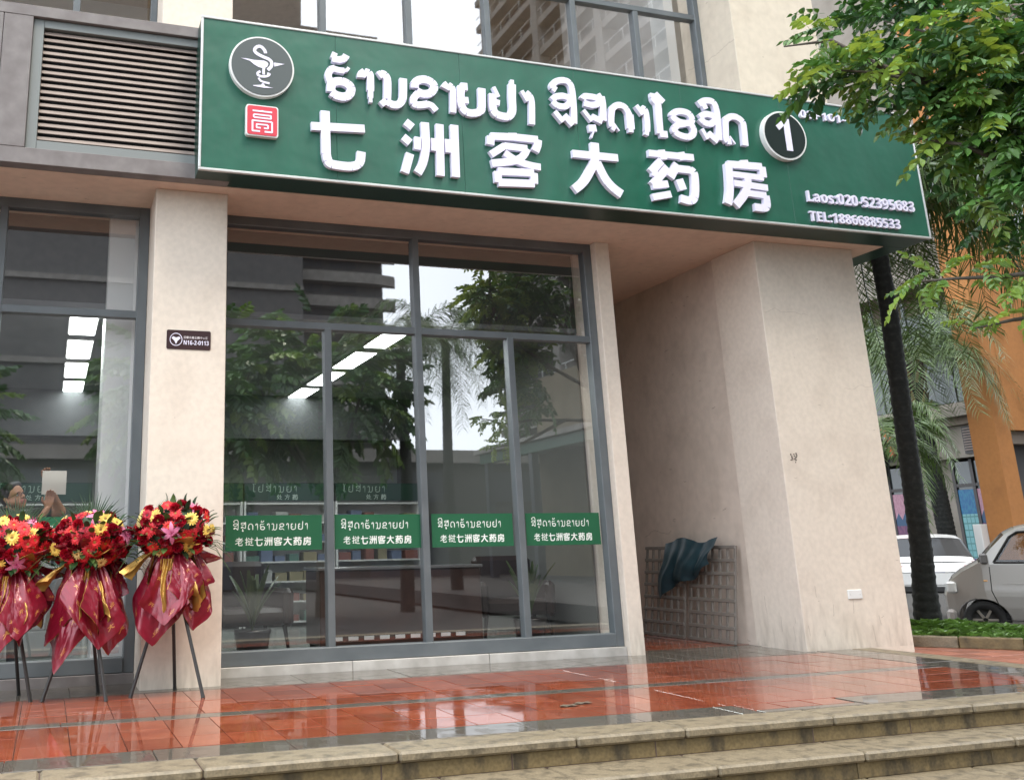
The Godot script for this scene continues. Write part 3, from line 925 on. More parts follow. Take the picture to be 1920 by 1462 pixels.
	var po := obj("plate", pm, flat(0.04, 0.018, 0.02, 0.35), pl)
	po.position = V(0.196, 0.0825, 0)
	var ring := MB.new()
	var pts := []
	for i in 33: pts.append(V(0.083 + cos(TAU * i / 32.0) * 0.053, 0.082 + sin(TAU * i / 32.0) * 0.053, 0.007))
	ring.tube(pts, [0.0035], 6, false)
	obj("emblem_ring", ring, M.letter, pl)
	var em2 := MB.new()
	em2.prism(PackedVector2Array([Vector2(-0.04, 0.012), Vector2(-0.026, 0.026), Vector2(0, 0.016), Vector2(0.026, 0.026), Vector2(0.04, 0.012), Vector2(0.014, -0.012), Vector2(0, -0.04), Vector2(-0.014, -0.012)]), 0.0062, 0.008)
	obj("emblem_mark", em2, M.letter, pl).position = V(0.083, 0.082, 0)
	text_mesh("number_text", "N16-2-0113", 0.037, 0.002, M.letter, pl, V(0.147, 0.058, 0.0072), 0.224)
	var im := Image.create_empty(288, 40, false, Image.FORMAT_RGB8)
	im.fill(lin(0.04, 0.018, 0.02))
	print_line(im, ["guo", "ke", "shang", "fang", "jin", "yao", "zhong", "xin", "qu"], Vector2(4, 36), 28.0, 3.6, Color(0.9, 0.88, 0.88))
	var mt := flat(1, 1, 1, 0.4)
	mt.albedo_texture = tex(im)
	var qd := MB.new()
	qd.quad(V(0.147, 0.09, 0.0066), V(0.371, 0.09, 0.0066), V(0.371, 0.121, 0.0066), V(0.147, 0.121, 0.0066))
	obj("name_print", qd, mt, pl)

func panel_material(h: float) -> StandardMaterial3D:
	var m := flat(0.8, 0.8, 0.8, 0.5)
	m.emission_enabled = true
	m.emission = Color(0.97, 1.0, 1.0)
	m.emission_energy_multiplier = h
	return m

func shop_interior() -> void:
	var room := structure("shop_floor_and_ceiling")
	bx("shop_floor", V(-5.89, -0.011, -6.79), V(5.375, 0.05, -0.69), world_tex(flat(1, 1, 1, 0.2), ramp_tex(121, 0.01, 128, [[0.0, 0.22, 0.23, 0.21], [1.0, 0.3, 0.31, 0.29]]), 0.4), room)
	bx("shop_ceiling", V(-5.89, 3.25, -6.79), V(5.375, 3.3, -0.95), flat(0.16, 0.165, 0.17, 0.8), room)
	bx("bulkhead", V(-5.89, 3.302, -1.0), V(5.375, 4.128, -0.952), flat(0.05, 0.048, 0.048, 0.8), room)
	bx("bulkhead", V(-5.89, 2.62, -6.0), V(5.375, 3.249, -5.7), flat(0.07, 0.072, 0.075, 0.8), room)
	bx("inner_column", V(0.4, 0.051, -1.35), V(0.7, 4.127, -0.76), M.white_paint, room, 0.006)
	var em := panel_material(3.2)
	for row in 2:
		for i in 4:
			var x := 3.42 if row == 0 else 0.62
			if row == 1: x = 0.22
			var z := -1.55 - 1.28 * i
			var p := thing("ceiling_panel_light", ["first", "second", "third", "fourth"][i] + " ceiling light panel from the window in the " + ["row seen through the main shop window", "row seen through the left window"][row], "ceiling light", V(x, 3.235, z), 0.0, "ceiling panel lights of the shop")
			bx("housing", V(-0.14, 0.0, -0.5), V(0.14, 0.014, 0.5), M.white_paint, p)
			bx("diffuser", V(-0.125, -0.008, -0.48), V(0.125, -0.001, 0.48), em, p)
			var a := AreaLight3D.new()
			a.name = "panel_glow"
			a.area_size = Vector2(0.25, 0.96)
			a.light_energy = 0.26
			a.light_color = Color(0.95, 1.0, 0.98)
			a.area_range = 14.0
			a.shadow_enabled = true
			p.add_child(a)
			a.position = V(0, -0.02, 0)
			a.rotation.x = -PI / 2
	# green name bands stuck on the panes
	var im := Image.create_empty(640, 226, false, Image.FORMAT_RGB8)
	im.fill(lin(0.016, 0.115, 0.052))
	var white := Color(0.93, 0.94, 0.92)
	print_line(im, ["so_ii", "so_u", "do", "sala_aa", "ho", "sala_aa", "no", "kho", "sala_aa", "yo", "yo_tail", "sala_aa"], Vector2(46, 96), 42.0, 8.5, white, 0.55, 31.0)
	print_line(im, ["lao_country", "zhua", "qi", "zhou", "ke", "da", "yao", "fang"], Vector2(62, 196), 56.0, 9.0, white)
	var bm := flat(1, 1, 1, 0.45)
	bm.albedo_texture = tex(im)
	var bands := [[1.50, 2.38, "leftmost"], [2.5, 3.34, "second from the left"], [3.45, 4.29, "third from the left"], [4.43, 5.24, "rightmost"], [-0.49, 0.58, "left window"], [-1.7, -0.58, "far left"]]
	for b in bands:
		var q := MB.new()
		var zz := -0.583
		q.quad(V(b[0], 1.03, zz), V(b[1], 1.03, zz), V(b[1], 1.335, zz), V(b[0], 1.335, zz))
		q.quad(V(b[1], 1.03, zz - 0.002), V(b[0], 1.03, zz - 0.002), V(b[0], 1.335, zz - 0.002), V(b[1], 1.335, zz - 0.002))
		var lab: String = "green lettered window band, %s of the four on the main shop window" % b[2]
		if b[2] == "left window": lab = "green window band behind the flower stands in the left window"
		if b[2] == "far left": lab = "green window band at the far left end of the left window"
		tag(obj("window_band", q, bm), lab, "window sticker", "green bands on the shop window")
	# shelves along the back with green headers
	var him := Image.create_empty(512, 96, false, Image.FORMAT_RGB8)
	him.fill(lin(0.012, 0.05, 0.03))
	print_line(him, ["sala_o", "yo_tail", "so_i", "sala_aa", "no", "yo", "sala_aa"], Vector2(40, 50), 36.0, 10.0, Color(0.6, 0.68, 0.62), 0.5, 31.0)
	print_line(him, ["chu", "fang_side", "yao"], Vector2(180, 92), 32.0, 14.0, Color(0.75, 0.8, 0.76))
	var hm := flat(1, 1, 1, 0.5)
	hm.albedo_texture = tex(him)
	var box_m := []
	for c in [[0.4, 0.4, 0.38], [0.25, 0.1, 0.08], [0.1, 0.2, 0.16], [0.3, 0.26, 0.15], [0.14, 0.18, 0.28]]: box_m.append(flat(c[0], c[1], c[2], 0.5))
	var xs := [-3.4, -2.05, -0.75, 1.25, 2.55, 3.85]
	for i in xs.size():
		var sh := thing("medicine_shelf", ["far left grey medicine shelf at the back of the shop", "second grey medicine shelf from the left at the back of the shop", "grey medicine shelf with green header behind the person in the left window", "grey medicine shelf at the back, seen at the left edge of the main window", "grey medicine shelf at the back, behind the middle of the main window", "grey medicine shelf at the back, behind the right panes of the main window"][i], "shelf", V(xs[i], 0.05, -5.2), 0.0, "medicine shelves along the back wall")
		var c := MB.new()
		c.bev(V(0, 0, -0.4), V(0.03, 1.65, 0), 0.002)
		c.bev(V(1.25, 0, -0.4), V(1.28, 1.65, 0), 0.002)
		c.bev(V(0.031, 0, -0.4), V(1.249, 1.65, -0.38), 0.0)
		obj("carcass", c, M.white_paint, sh)
		for k in 7:
			bx("shelf_board", V(0.032, 0.05 + 0.26 * k, -0.379), V(1.248, 0.07 + 0.26 * k, -0.01), M.white_paint, sh)
			if k == 6: continue
			for j in 6:
				var w := rng.randf_range(0.11, 0.19)
				bx("carton", V(0.05 + 0.2 * j, 0.071 + 0.26 * k, -0.3), V(0.05 + 0.2 * j + w, 0.071 + 0.26 * k + rng.randf_range(0.07, 0.18), rng.randf_range(-0.1, -0.03)), box_m[rng.randi() % 5], sh)
		bx("header", V(0, 1.651, -0.1), V(1.28, 1.9, 0.0), M.disc_dark, sh)
		var q := MB.new()
		q.quad(V(0.01, 1.66, 0.003), V(1.27, 1.66, 0.003), V(1.27, 1.89, 0.003), V(0.01, 1.89, 0.003))
		obj("header_print", q, hm, sh)
	# long dark counter with a row of white price labels
	var wood := world_tex(flat(1, 1, 1, 0.35), ramp_tex(131, 0.02, 128, [[0.0, 0.035, 0.016, 0.012], [1.0, 0.065, 0.03, 0.022]]), 1.0)
	var ct := thing("display_counter", "long dark brown display counter inside the main window with white price labels along its foot", "counter", V(2.55, 0.05, -1.3))
	bx("counter_body", V(0, 0.08, -0.55), V(1.7, 0.78, 0), wood, ct, 0.01)
	bx("counter_plinth", V(0.03, 0, -0.52), V(1.67, 0.079, -0.03), M.black, ct)
	bx("counter_top", V(-0.02, 0.781, -0.57), V(1.72, 0.81, 0.02), flat(0.2, 0.2, 0.2, 0.15), ct, 0.005)
	for i in 9:
		bx("price_label", V(0.12 + 0.16 * i, 0.13, 0.001), V(0.22 + 0.16 * i, 0.165, 0.004), M.white_paint, ct)
	var lc := thing("low_cabinet", "pale grey low cabinet inside the left window behind the flower stands", "cabinet", V(-0.9, 0.05, -1.75))
	bx("cabinet_body", V(0, 0.06, -0.5), V(1.15, 0.8, 0), flat(0.32, 0.34, 0.33, 0.4), lc, 0.008)
	for i in 2:
		for k in 3:
			bx("drawer_front", V(0.02 + 0.565 * i, 0.08 + 0.235 * k, 0.001), V(0.565 + 0.565 * i, 0.3 + 0.235 * k, 0.016), flat(0.36, 0.38, 0.37, 0.35), lc, 0.004)
	# brown armchairs
	var leather := flat(0.03, 0.016, 0.013, 0.4)
	var spots := [[1.62, -1.75, 0.15, "dark brown armchair behind the potted plant at the left end of the main window"], [4.55, -1.9, -0.2, "dark brown armchair inside the right pane of the main window"]]
	for s in spots:
		var a := thing("armchair", s[3], "armchair", V(s[0], 0.05, s[1]), s[2], "brown armchairs in the shop")
		bx("seat", V(-0.05, 0.28, -0.3), V(0.62, 0.44, 0.3), leather, a, 0.04)
		bx("backrest", V(-0.05, 0.4, -0.42), V(0.62, 0.88, -0.28), leather, a, 0.05)
		for sx in [-0.12, 0.6]: bx("armrest", V(sx, 0.26, -0.4), V(sx + 0.11, 0.62, 0.3), leather, a, 0.04)
		for sx in [-0.06, 0.6]:
			for sz in [-0.3, 0.24]:
				var l := MB.new()
				l.tube([V(sx + 0.02, 0.28, sz), V(sx + 0.02 + (0.04 if sx > 0 else -0.04), 0.0, sz + (0.03 if sz > 0 else -0.03))], [0.024, 0.013], 8)
				obj("leg", l, M.black, a)
	# potted plants with sword leaves
	var leafm := world_tex(flat(1, 1, 1, 0.4), ramp_tex(141, 0.03, 128, [[0.0, 0.03, 0.055, 0.014], [0.6, 0.06, 0.1, 0.025], [1.0, 0.13, 0.14, 0.045]]), 2.0)
	var pots := [[1.83, -1.0, "potted sword-leaved plant inside the left pane of the main window"], [4.62, -1.0, "potted plant inside the rightmost pane of the main window, beside the pier"]]
	for s in pots:
		var p := thing("potted_plant", s[2], "potted plant", V(s[0], 0.05, s[1]), 0.0, "potted plants inside the shop window")
		var m := MB.new()
		var prof := []
		for k in 13: prof.append(Vector2(0.12 + 0.004 * k + (0.006 if k % 2 else 0.0), 0.024 * k))
		prof.append(Vector2(0.15, 0.29))
		prof.append(Vector2(0.02, 0.285))
		m.lathe(prof, Vector3.ZERO, 20)
		obj("pot", m, flat(0.018, 0.016, 0.016, 0.3), p)
		for k in 15:
			var l := MB.new()
			var an := TAU * k / 15.0 * 2.4
			var lean := rng.randf_range(0.1, 0.55)
			var h := rng.randf_range(0.35, 0.62)
			var rowa := []
			for j in 7:
				var t := j / 6.0
				var c := V(sin(an) * lean * h * t * (0.5 + 0.5 * t), 0.28 + h * t * (1.0 - 0.25 * lean * t), cos(an) * lean * h * t * (0.5 + 0.5 * t))
				var w := 0.032 * sin(PI * (0.12 + 0.88 * (1.0 - t)) ) + 0.002
				var sd := V(cos(an), 0, -sin(an))
				rowa.append([c - sd * w, c + V(sin(an), 0.3, cos(an)) * -0.01, c + sd * w])
			l.grid(rowa)
			obj("leaf", l, leafm, p)


func far_buildings() -> void:
	var conc := world_tex(flat(1, 1, 1, 0.85), ramp_tex(151, 0.03, 256, [[0.0, 0.16, 0.15, 0.135], [1.0, 0.26, 0.245, 0.225]]), 0.12)
	var dark := flat(0.05, 0.055, 0.065, 0.4)
	var wall := world_tex(flat(1, 1, 1, 0.85), ramp_tex(152, 0.03, 256, [[0.0, 0.08, 0.08, 0.08], [1.0, 0.125, 0.12, 0.115]]), 0.1)
	# tower across the street, seen in the window glass
	var a := thing("balcony_tower", "grey concrete apartment tower with ribbon balconies across the street, mirrored in the shop glass", "building", V(26, -0.6, 95))
	bx("wall", V(0, 0, 1.4), V(11.0, 66, 14), wall, a)
	bx("wall", V(-40, 0, -3), V(-0.01, 84, 14), wall, a)
	for i in 21:
		var y := 3.0 + 3.0 * i
		var m := MB.new()
		var p := PackedVector2Array([Vector2(0.02, 1.38), Vector2(0.02, -0.3), Vector2(9.5, -0.3), Vector2(12.2, 0.5), Vector2(12.6, 1.38)])
		m.xf = Transform3D(Basis(V(1, 0, 0), V(0, 0, 1), V(0, -1, 0)), V(0, y, 0))
		m.prism(p, -0.25, 1.0)
		obj("balcony", m, conc, a)
		bx("window_strip", V(0.3, y + 1.1, 1.3), V(3.4, y + 2.7, 1.39), dark, a)
		bx("window_strip", V(4.4, y + 1.1, 1.3), V(7.6, y + 2.7, 1.39), dark, a)
		if i % 3 == 0: bx("ledge", V(-40, y - 0.3, -3.4), V(-0.02, y + 0.3, -3.01), conc, a)
	# second tower to the right of it
	var b := thing("railing_tower", "grey apartment tower with deep balconies and thin railings, mirrored at the right of the glass", "building", V(40, -0.6, 20))
	bx("wall", V(1.6, 0, 0), V(16, 95, 53), wall, b)
	for i in 31:
		var y := 3.0 + 3.0 * i
		bx("balcony", V(0, y - 0.3, 0), V(1.59, y + 0.35, 53), conc, b)
		var r := MB.new()
		r.tube([V(0.08, y + 1.3, 0), V(0.08, y + 1.3, 53)], [0.05], 5)
		for k in 27: r.tube([V(0.08, y + 0.3, 2.0 * k), V(0.08, y + 1.3, 2.0 * k)], [0.035], 4)
		obj("railing", r, M.trim, b)
		for k in 5: bx("opening", V(1.52, y + 0.4, 3 + 10 * k), V(1.595, y + 2.6, 8 + 10 * k), dark, b)
	for k in 6: bx("fin", V(-0.1, 0, 0.2 + 10.1 * k), V(1.58, 95, 1.2 + 10.1 * k), conc, b)
	# covered walk on posts between them
	var c := thing("covered_walk", "low beige arcade with dark posts and a green beam, mirrored in the lower right panes", "arcade", V(18, -0.57, 12))
	bx("wall", V(3, 0, 0), V(8, 9, 18), world_tex(flat(1, 1, 1, 0.85), ramp_tex(153, 0.02, 128, [[0.0, 0.11, 0.09, 0.055], [1.0, 0.16, 0.13, 0.085]]), 0.2), c)
	bx("beam", V(0, 5.2, 0), V(0.4, 5.6, 18), flat(0.03, 0.08, 0.055, 0.4), c)
	bx("roof", V(-0.2, 5.61, -0.3), V(2.99, 5.8, 18.3), conc, c)
	for k in 5: bx("post", V(0.06, 0, 0.2 + 4.3 * k), V(0.34, 5.19, 0.48 + 4.3 * k), dark, c)
	var lr := thing("horizon_block", "long low dark block added across the street to hide the bright horizon in the glass", "building", V(-30, -0.57, 34))  # added backdrop: keeps the bright low horizon out of the window reflections
	bx("wall", V(0, 0, 0), V(66, 6.0, 8), flat(0.05, 0.048, 0.045, 0.8), lr)
	bx("cornice", V(-0.2, 5.6, -0.4), V(66.2, 6.2, -0.01), conc, lr)
	for k in 12:
		bx("block_opening", V(1.0 + 5.4 * k, 0.1, -0.05), V(5.4 + 5.4 * k, 3.2, 0.02), dark, lr)
		bx("window", V(1.6 + 5.4 * k, 3.8, -0.05), V(4.6 + 5.4 * k, 5.2, 0.02), dark, lr)
	# shops behind the car park
	var gp := world_tex(flat(1, 1, 1, 0.85), ramp_tex(154, 0.02, 256, [[0.0, 0.2, 0.175, 0.145], [1.0, 0.3, 0.27, 0.23]]), 0.15)
	var d := thing("shop_row", "grey two-storey row of shops with a ledge behind the car park", "building", V(25, -0.37, 0))
	bx("wall", V(0.3, 3.69, -40), V(9, 4.6, -9), gp, d)
	bx("ledge", V(-0.25, 4.82, -40), V(9, 5.07, -9), gp, d)
	bx("wall", V(0.1, 4.61, -40), V(9, 4.81, -9), M.dim_plaster, d)
	bx("wall", V(0.45, 5.08, -40), V(9, 5.3, -9), gp, d)
	bx("wall", V(2.0, 0, -40), V(9, 3.68, -9), M.dim_plaster, d)
	bx("wall", V(0.3, 9.0, -40), V(9, 22, -9), gp, d)
	bx("wall", V(1.5, 5.31, -40), V(9, 8.99, -9), M.dim_plaster, d)
	var gl := flat(0.05, 0.06, 0.06, 0.08)
	for i in 8:
		var z := -12.6 - 1.32 * i
		var w := group_node("window", d, V(0.7, 5.31, z))
		bx("pane", V(0, 0.05, -1.24), V(0.03, 2.9, -0.06), gl, w)
		bx("frame", V(-0.04, 0, -0.055), V(0.05, 3.4, 0.055), M.frame, w)
		bx("frame", V(-0.03, 1.15, -1.265), V(0.04, 1.22, -0.056), M.frame, w)
	for i in 3:
		var lv := group_node("louvre", d, V(0.3, 3.84, -12.0 - 4.2 * i))
		bx("louvre_frame", V(-0.04, -0.06, -1.56), V(-0.001, 0.72, 0.06), M.frame_dark, lv)
		for k in 9: bx("slat", V(-0.09, 0.03 + 0.075 * k, -1.5), V(-0.041, 0.065 + 0.075 * k, 0.0), M.slat, lv)
	# glazed shop doors with posters
	var blue := poster_texture(0)
	var pink := poster_texture(1)
	for i in 4:
		var z := -13.1 - 3.0 * i
		var w := group_node("shop_front", d, V(0.6, 0.1, z))
		for k in [0.0, -0.62, -1.25]: bx("frame", V(-0.05, 0, k - 0.05), V(0.05, 3.55, k + 0.05), M.frame_dark, w)
		bx("frame", V(-0.045, 2.78, -1.2), V(0.045, 2.87, -0.05), M.frame_dark, w)
		bx("pane", V(0.0, 0.05, -1.2), V(0.02, 3.5, -0.05), gl, w)
		for k in 2:
			var q := MB.new()
			var z0 := -0.57 - 0.63 * k
			q.quad(V(-0.03, 0.5, z0), V(-0.03, 0.5, z0 + 0.52), V(-0.03, 2.7, z0 + 0.52), V(-0.03, 2.7, z0))
			obj("poster", q, [pink, blue][k], w)
		bx("door_wall", V(0.0, 0.0, -2.9), V(0.2, 3.6, -1.31), gp, w)
	var rs := thing("red_shop_sign", "small red and orange shop sign with white characters beyond the palm trunk", "sign", V(24.9, 3.55, -16.2))
	bx("board", V(-0.12, 0, -1.6), V(0, 0.75, 0.55), flat(0.6, 0.06, 0.03, 0.4), rs, 0.01)
	bx("orange_mark", V(-0.15, 0.6, 0.05), V(-0.121, 1.05, 0.5), flat(0.75, 0.16, 0.03, 0.4), rs, 0.05)
	var ch := [[0, 9, 50, 96, 50, 84], [0, 9, 8, 82, 94, 82], [0, 9, 18, 82, 18, 40, 6, 6], [0, 9, 56, 72, 56, 44], [0, 9, 56, 58, 86, 58], [0, 9, 32, 42, 82, 42, 82, 10, 32, 10, 32, 42]]
	for k in 3:
		var n := letter_solid("character", ch, 0.0055, 0.03, M.white_paint, rs, V(-0.122, 0.12, -1.35 + 0.62 * k))
		n.rotation.y = -PI / 2
	# orange pillar block at the near end of the row
	var orange := plaster(161, Color(0.4, 0.17, 0.052), Color(0.25, 0.105, 0.036), 0.3)
	var e := thing("orange_wing", "orange rendered building wing with a dark opening beside the silver van", "building", V(22.45, -0.37, -10.2))
	bx("wall", V(0, 0, -0.72), V(0.5, 30, 0), orange, e, 0.01)
	bx("wall", V(0.501, 4.02, -0.72), V(9, 30, -0.001), orange, e)
	bx("wall", V(0.501, 0, -0.72), V(9, 4.01, -0.5), M.frame_dark, e)
	bx("lintel", V(0.502, 3.7, -0.499), V(9, 4.015, -0.2), M.dim_plaster, e)
	for i in 6: bx("door_frame", V(0.9 + 1.2 * i, 0, -0.49), V(1.0 + 1.2 * i, 3.69, -0.44), M.frame, e)
	for i in 5: bx("upper_window", V(2.0 + 2.2 * (i % 2), 6.0 + 3.2 * i, -0.03), V(3.4 + 2.2 * (i % 2), 7.6 + 3.2 * i, 0.004), gl, e)
	bx("white_post", V(-0.2, 0, -0.95), V(0.2, 1.75, -0.73), M.white_paint, e, 0.01)
	var k2 := thing("orange_block", "tall orange apartment block rising behind the palm crowns at upper right", "building", V(27, -0.4, -34))
	bx("wall", V(0, 0, -10), V(26, 34, 10), orange, k2)
	for i in 9:
		for j in 6:
			bx("window", V(-0.02, 6 + 3.0 * i, -8.5 + 3.0 * j), V(0.01, 7.6 + 3.0 * i, -7.0 + 3.0 * j), gl, k2)
	var k3 := thing("cream_block", "pale cream apartment block far behind the trees on the right", "building", V(9.5, -0.4, -36))
	bx("wall", V(0, 0, -10), V(17, 30, 0), M.cream, k3)
	for i in 9:
		for j in 5:
			bx("window", V(1.0 + 3.2 * j, 3 + 3.0 * i, 0.001), V(2.6 + 3.2 * j, 4.7 + 3.0 * i, 0.03), gl, k3)

func poster_texture(kind: int) -> StandardMaterial3D:
	var im := Image.create_empty(64, 256, false, Image.FORMAT_RGB8)
	var nz := nimg(171 + kind, 0.05, 256, 3)
	for y in 256:
		for x in 64:
			var v := nz.get_pixel(x * 2, y).r
			var c: Color
			if kind == 0:
				c = Color(0.10, 0.33, 0.55).lerp(Color(0.2, 0.5, 0.6), v)
				if y > 80: c = Color(0.45, 0.66, 0.68) if (y % 22 > 3 and x % 16 > 2) else Color(0.3, 0.5, 0.5)
				if y > 225: c = Color(0.25, 0.28, 0.5) if v > 0.5 else Color(0.7, 0.5, 0.55)
			else:
				c = Color(0.72, 0.56, 0.60).lerp(Color(0.6, 0.42, 0.5), v)
				var ridge := 66.0 + absf((x % 30) - 15.0) * 1.6
				if y > ridge and y < 112: c = Color(0.18, 0.3, 0.42)
				if y >= 112 and y < 150: c = Color(0.3, 0.2, 0.34).lerp(Color(0.5, 0.3, 0.4), v)
				if y >= 160 and v > 0.52: c = Color(0.55, 0.18, 0.26)
			im.set_pixel(x, y, c)
	var m := flat(1, 1, 1, 0.5)
	m.albedo_texture = tex(im)
	return m

# one compound leaf: a stalk along +z that droops, pairs of pointed leaflets
func compound_leaf(pairs: int, length: float, leaflet: float, droop: float, sd: int) -> ArrayMesh:
	var r := RandomNumberGenerator.new()
	r.seed = sd
	var m := MB.new()
	var path := []
	for i in 7:
		var t := i / 6.0
		path.append(V(0, -droop * length * t * t, length * t))
	m.tube(path, [0.0035, 0.0015], 3, false)
	for i in pairs * 2 + 1:
		var t := 0.22 + 0.78 * float(i / 2) / (pairs - 0.5) if i < pairs * 2 else 1.0
		t = minf(t, 1.0)
		var at := V(0, -droop * length * t * t, length * t)
		var side := (-1.0 if i % 2 else 1.0)
		var ang := side * r.randf_range(0.95, 1.25) if i < pairs * 2 else 0.0
		var b := Basis(Vector3.UP, ang) * Basis(Vector3.RIGHT, r.randf_range(0.15, 0.7)) * Basis(V(0, 0, 1), r.randf_range(-0.35, 0.35))
		var l := leaflet * r.randf_range(0.8, 1.1) * (0.75 + 0.5 * sin(PI * t))
		var w := l * 0.27
		var p := [at, at + b * V(-w, 0.012, l * 0.45), at + b * V(0, -0.012 - 0.05 * l, l * 0.5), at + b * V(w, 0.012, l * 0.45), at + b * V(0, -0.16 * l, l)]
		var q := [at + b * V(-w * 0.7, 0.004, l * 0.2), at + b * V(w * 0.7, 0.004, l * 0.2), at + b * V(-w * 0.75, 0.0, l * 0.72), at + b * V(w * 0.75, 0.0, l * 0.72)]
		m.tri(p[0], p[2], q[0]); m.tri(q[0], p[2], p[1]); m.tri(p[1], p[2], q[2]); m.tri(q[2], p[2], p[4])
		m.tri(p[0], q[1], p[2]); m.tri(q[1], p[3], p[2]); m.tri(p[3], q[3], p[2]); m.tri(q[3], p[4], p[2])
	return m.mesh()

func leaf_material(r: float, g: float, b: float, through := 0.6) -> StandardMaterial3D:
	var m := flat(r, g, b, 0.36)
	m.backlight_enabled = true
	m.backlight = Color(through * 0.9, through, through * 0.35)
	return m

func leaf_basis(dir: Vector3, roll: float) -> Basis:
	var z := dir.normalized()
	var x := Vector3.UP.cross(z).normalized()
	return Basis(x, z.cross(x), z) * Basis(V(0, 0, 1), roll)

func scatter_mm(called: String, mesh: Mesh, mat: Material, xfs: Array, tints: Array, parent: Node) -> MultiMeshInstance3D:
	var mm := MultiMesh.new()
	mm.transform_format = MultiMesh.TRANSFORM_3D
	mm.use_colors = true
	mm.mesh = mesh
	mm.instance_count = xfs.size()
	for i in xfs.size():
		mm.set_instance_transform(i, xfs[i])
		mm.set_instance_color(i, tints[i])
	var o := MultiMeshInstance3D.new()
	o.multimesh = mm
	o.material_override = mat
	put(o, called, parent)
	o.set_meta("kind", "stuff")
	return o

# a palm frond along +z, arching and drooping, with two rows of narrow leaflets
func frond(length: float, lift: float, droop: float, n: int, leaflet: float, hang: float, sd: int) -> ArrayMesh:
	var r := RandomNumberGenerator.new()
	r.seed = sd
	var m := MB.new()
	var path := []
	for i in 13:
		var t := i / 12.0
		path.append(V(0, length * (lift * t - droop * t * t * t), length * t * (1.0 - 0.22 * droop * t * t)))
	m.tint = Color(0.32, 0.34, 0.12)
	m.tube(path, [0.022, 0.018, 0.015, 0.013, 0.012, 0.011, 0.01, 0.009, 0.008, 0.007, 0.005, 0.004, 0.002], 4, false)
	for i in n * 2:
		var t := 0.16 + 0.84 * (i / 2) / float(n)
		var f := t * 12.0
		var k := mini(int(f), 11)
		var at: Vector3 = path[k].lerp(path[k + 1], f - k)
		var fw: Vector3 = (path[k + 1] - path[k]).normalized()
		var up := fw.cross(Vector3.RIGHT).normalized() * -1.0
		var s := -1.0 if i % 2 else 1.0
		var l := leaflet * (0.45 + 0.75 * sin(PI * minf(t * 0.9 + 0.08, 1.0))) * r.randf_range(0.85, 1.1)
		var out := (Vector3.RIGHT * s * r.randf_range(0.8, 1.1) + fw * r.randf_range(0.45, 1.1) + up * r.randf_range(-0.35, 0.45)).normalized()
		var a := at
		var b := a + out * l * 0.5 + Vector3.DOWN * hang * l * 0.16
		var c := b + (out * (1.0 - hang * 0.75) + Vector3.DOWN * hang).normalized() * l * 0.5
		var w := fw * 0.0125 * r.randf_range(0.7, 1.2)
		m.tint = Color.WHITE * r.randf_range(0.7, 1.25)
		if r.randf() < 0.06: m.tint = Color(2.0, 1.5, 0.6)
		m.tri(a - w * 0.5, a + w * 0.5, b + w); m.tri(a - w * 0.5, b + w, b - w); m.tri(b - w, b + w, c)
	return m.mesh()

func palm(called: String, label: String, trunk: Array, rad: Array, fronds: int, length: float, sd: int, bark: Material, leaf: Material, hang: float, boots := 0.0, clear_left := false) -> Node3D:
	var t := thing(called, label, "palm tree", trunk[0])
	var r := RandomNumberGenerator.new()
	r.seed = sd
	var o: Vector3 = trunk[0]
	# ringed trunk
	var pts := []
	var rr := []
	for i in trunk.size() - 1:
		var a: Vector3 = trunk[i] - o
		var b: Vector3 = trunk[i + 1] - o
		var steps := maxi(2, int(a.distance_to(b) / 0.035))
		for k in steps:
			var f := k / float(steps)
			pts.append(a.lerp(b, f))
			rr.append(lerpf(rad[i], rad[i + 1], f) * (1.0 + (0.05 if k % 3 == 0 else -0.012) + r.randf_range(-0.008, 0.008)))
	var m := MB.new()
	m.tube(pts, rr, 14)
	obj("trunk", m, bark, t)
	var top: Vector3 = trunk[-1] - o
	if boots > 0.0:
		for k in 44:
			var an := k * 2.4
			var bm := MB.new()
			var h := -boots + boots * k / 44.0
			var d := V(cos(an), 0, sin(an))
			var b := 1.9 if boots > 1.0 else 1.0
			var c := top + V(0, h, 0) + d * 0.07 * b
			bm.tube([c, c + d * 0.06 * b + V(0, 0.1 * b, 0), c + d * b * r.randf_range(0.07, 0.13) + V(0, b * r.randf_range(0.08, 0.26), 0)], [0.03 * b, 0.022 * b, 0.006 * b], 5)
			obj("frond_base", bm, M.palm_fibre if k % 3 else M.palm_boot, t)
	var kinds := []
	for k in 5: kinds.append(frond(length, [0.95, 0.7, 0.5, 0.3, 0.05][k], [0.85, 0.9, 1.0, 1.0, 0.95][k], 68, length * 0.25, hang, sd + k))
	for i in fronds:
		var way := i * 2.399
		if clear_left and sin(way) < 0.15 and cos(way) > -0.75: continue
		var fo := obj("frond", kinds[mini(3 if boots > 1.0 else 4, i * 5 / fronds)], leaf, t)
		fo.position = top
		fo.rotation = V(r.randf_range(-0.1, 0.1), i * 2.399 + r.randf_range(-0.2, 0.2), r.randf_range(-0.2, 0.2))
		fo.scale = Vector3.ONE * r.randf_range(0.85, 1.12)
	return t

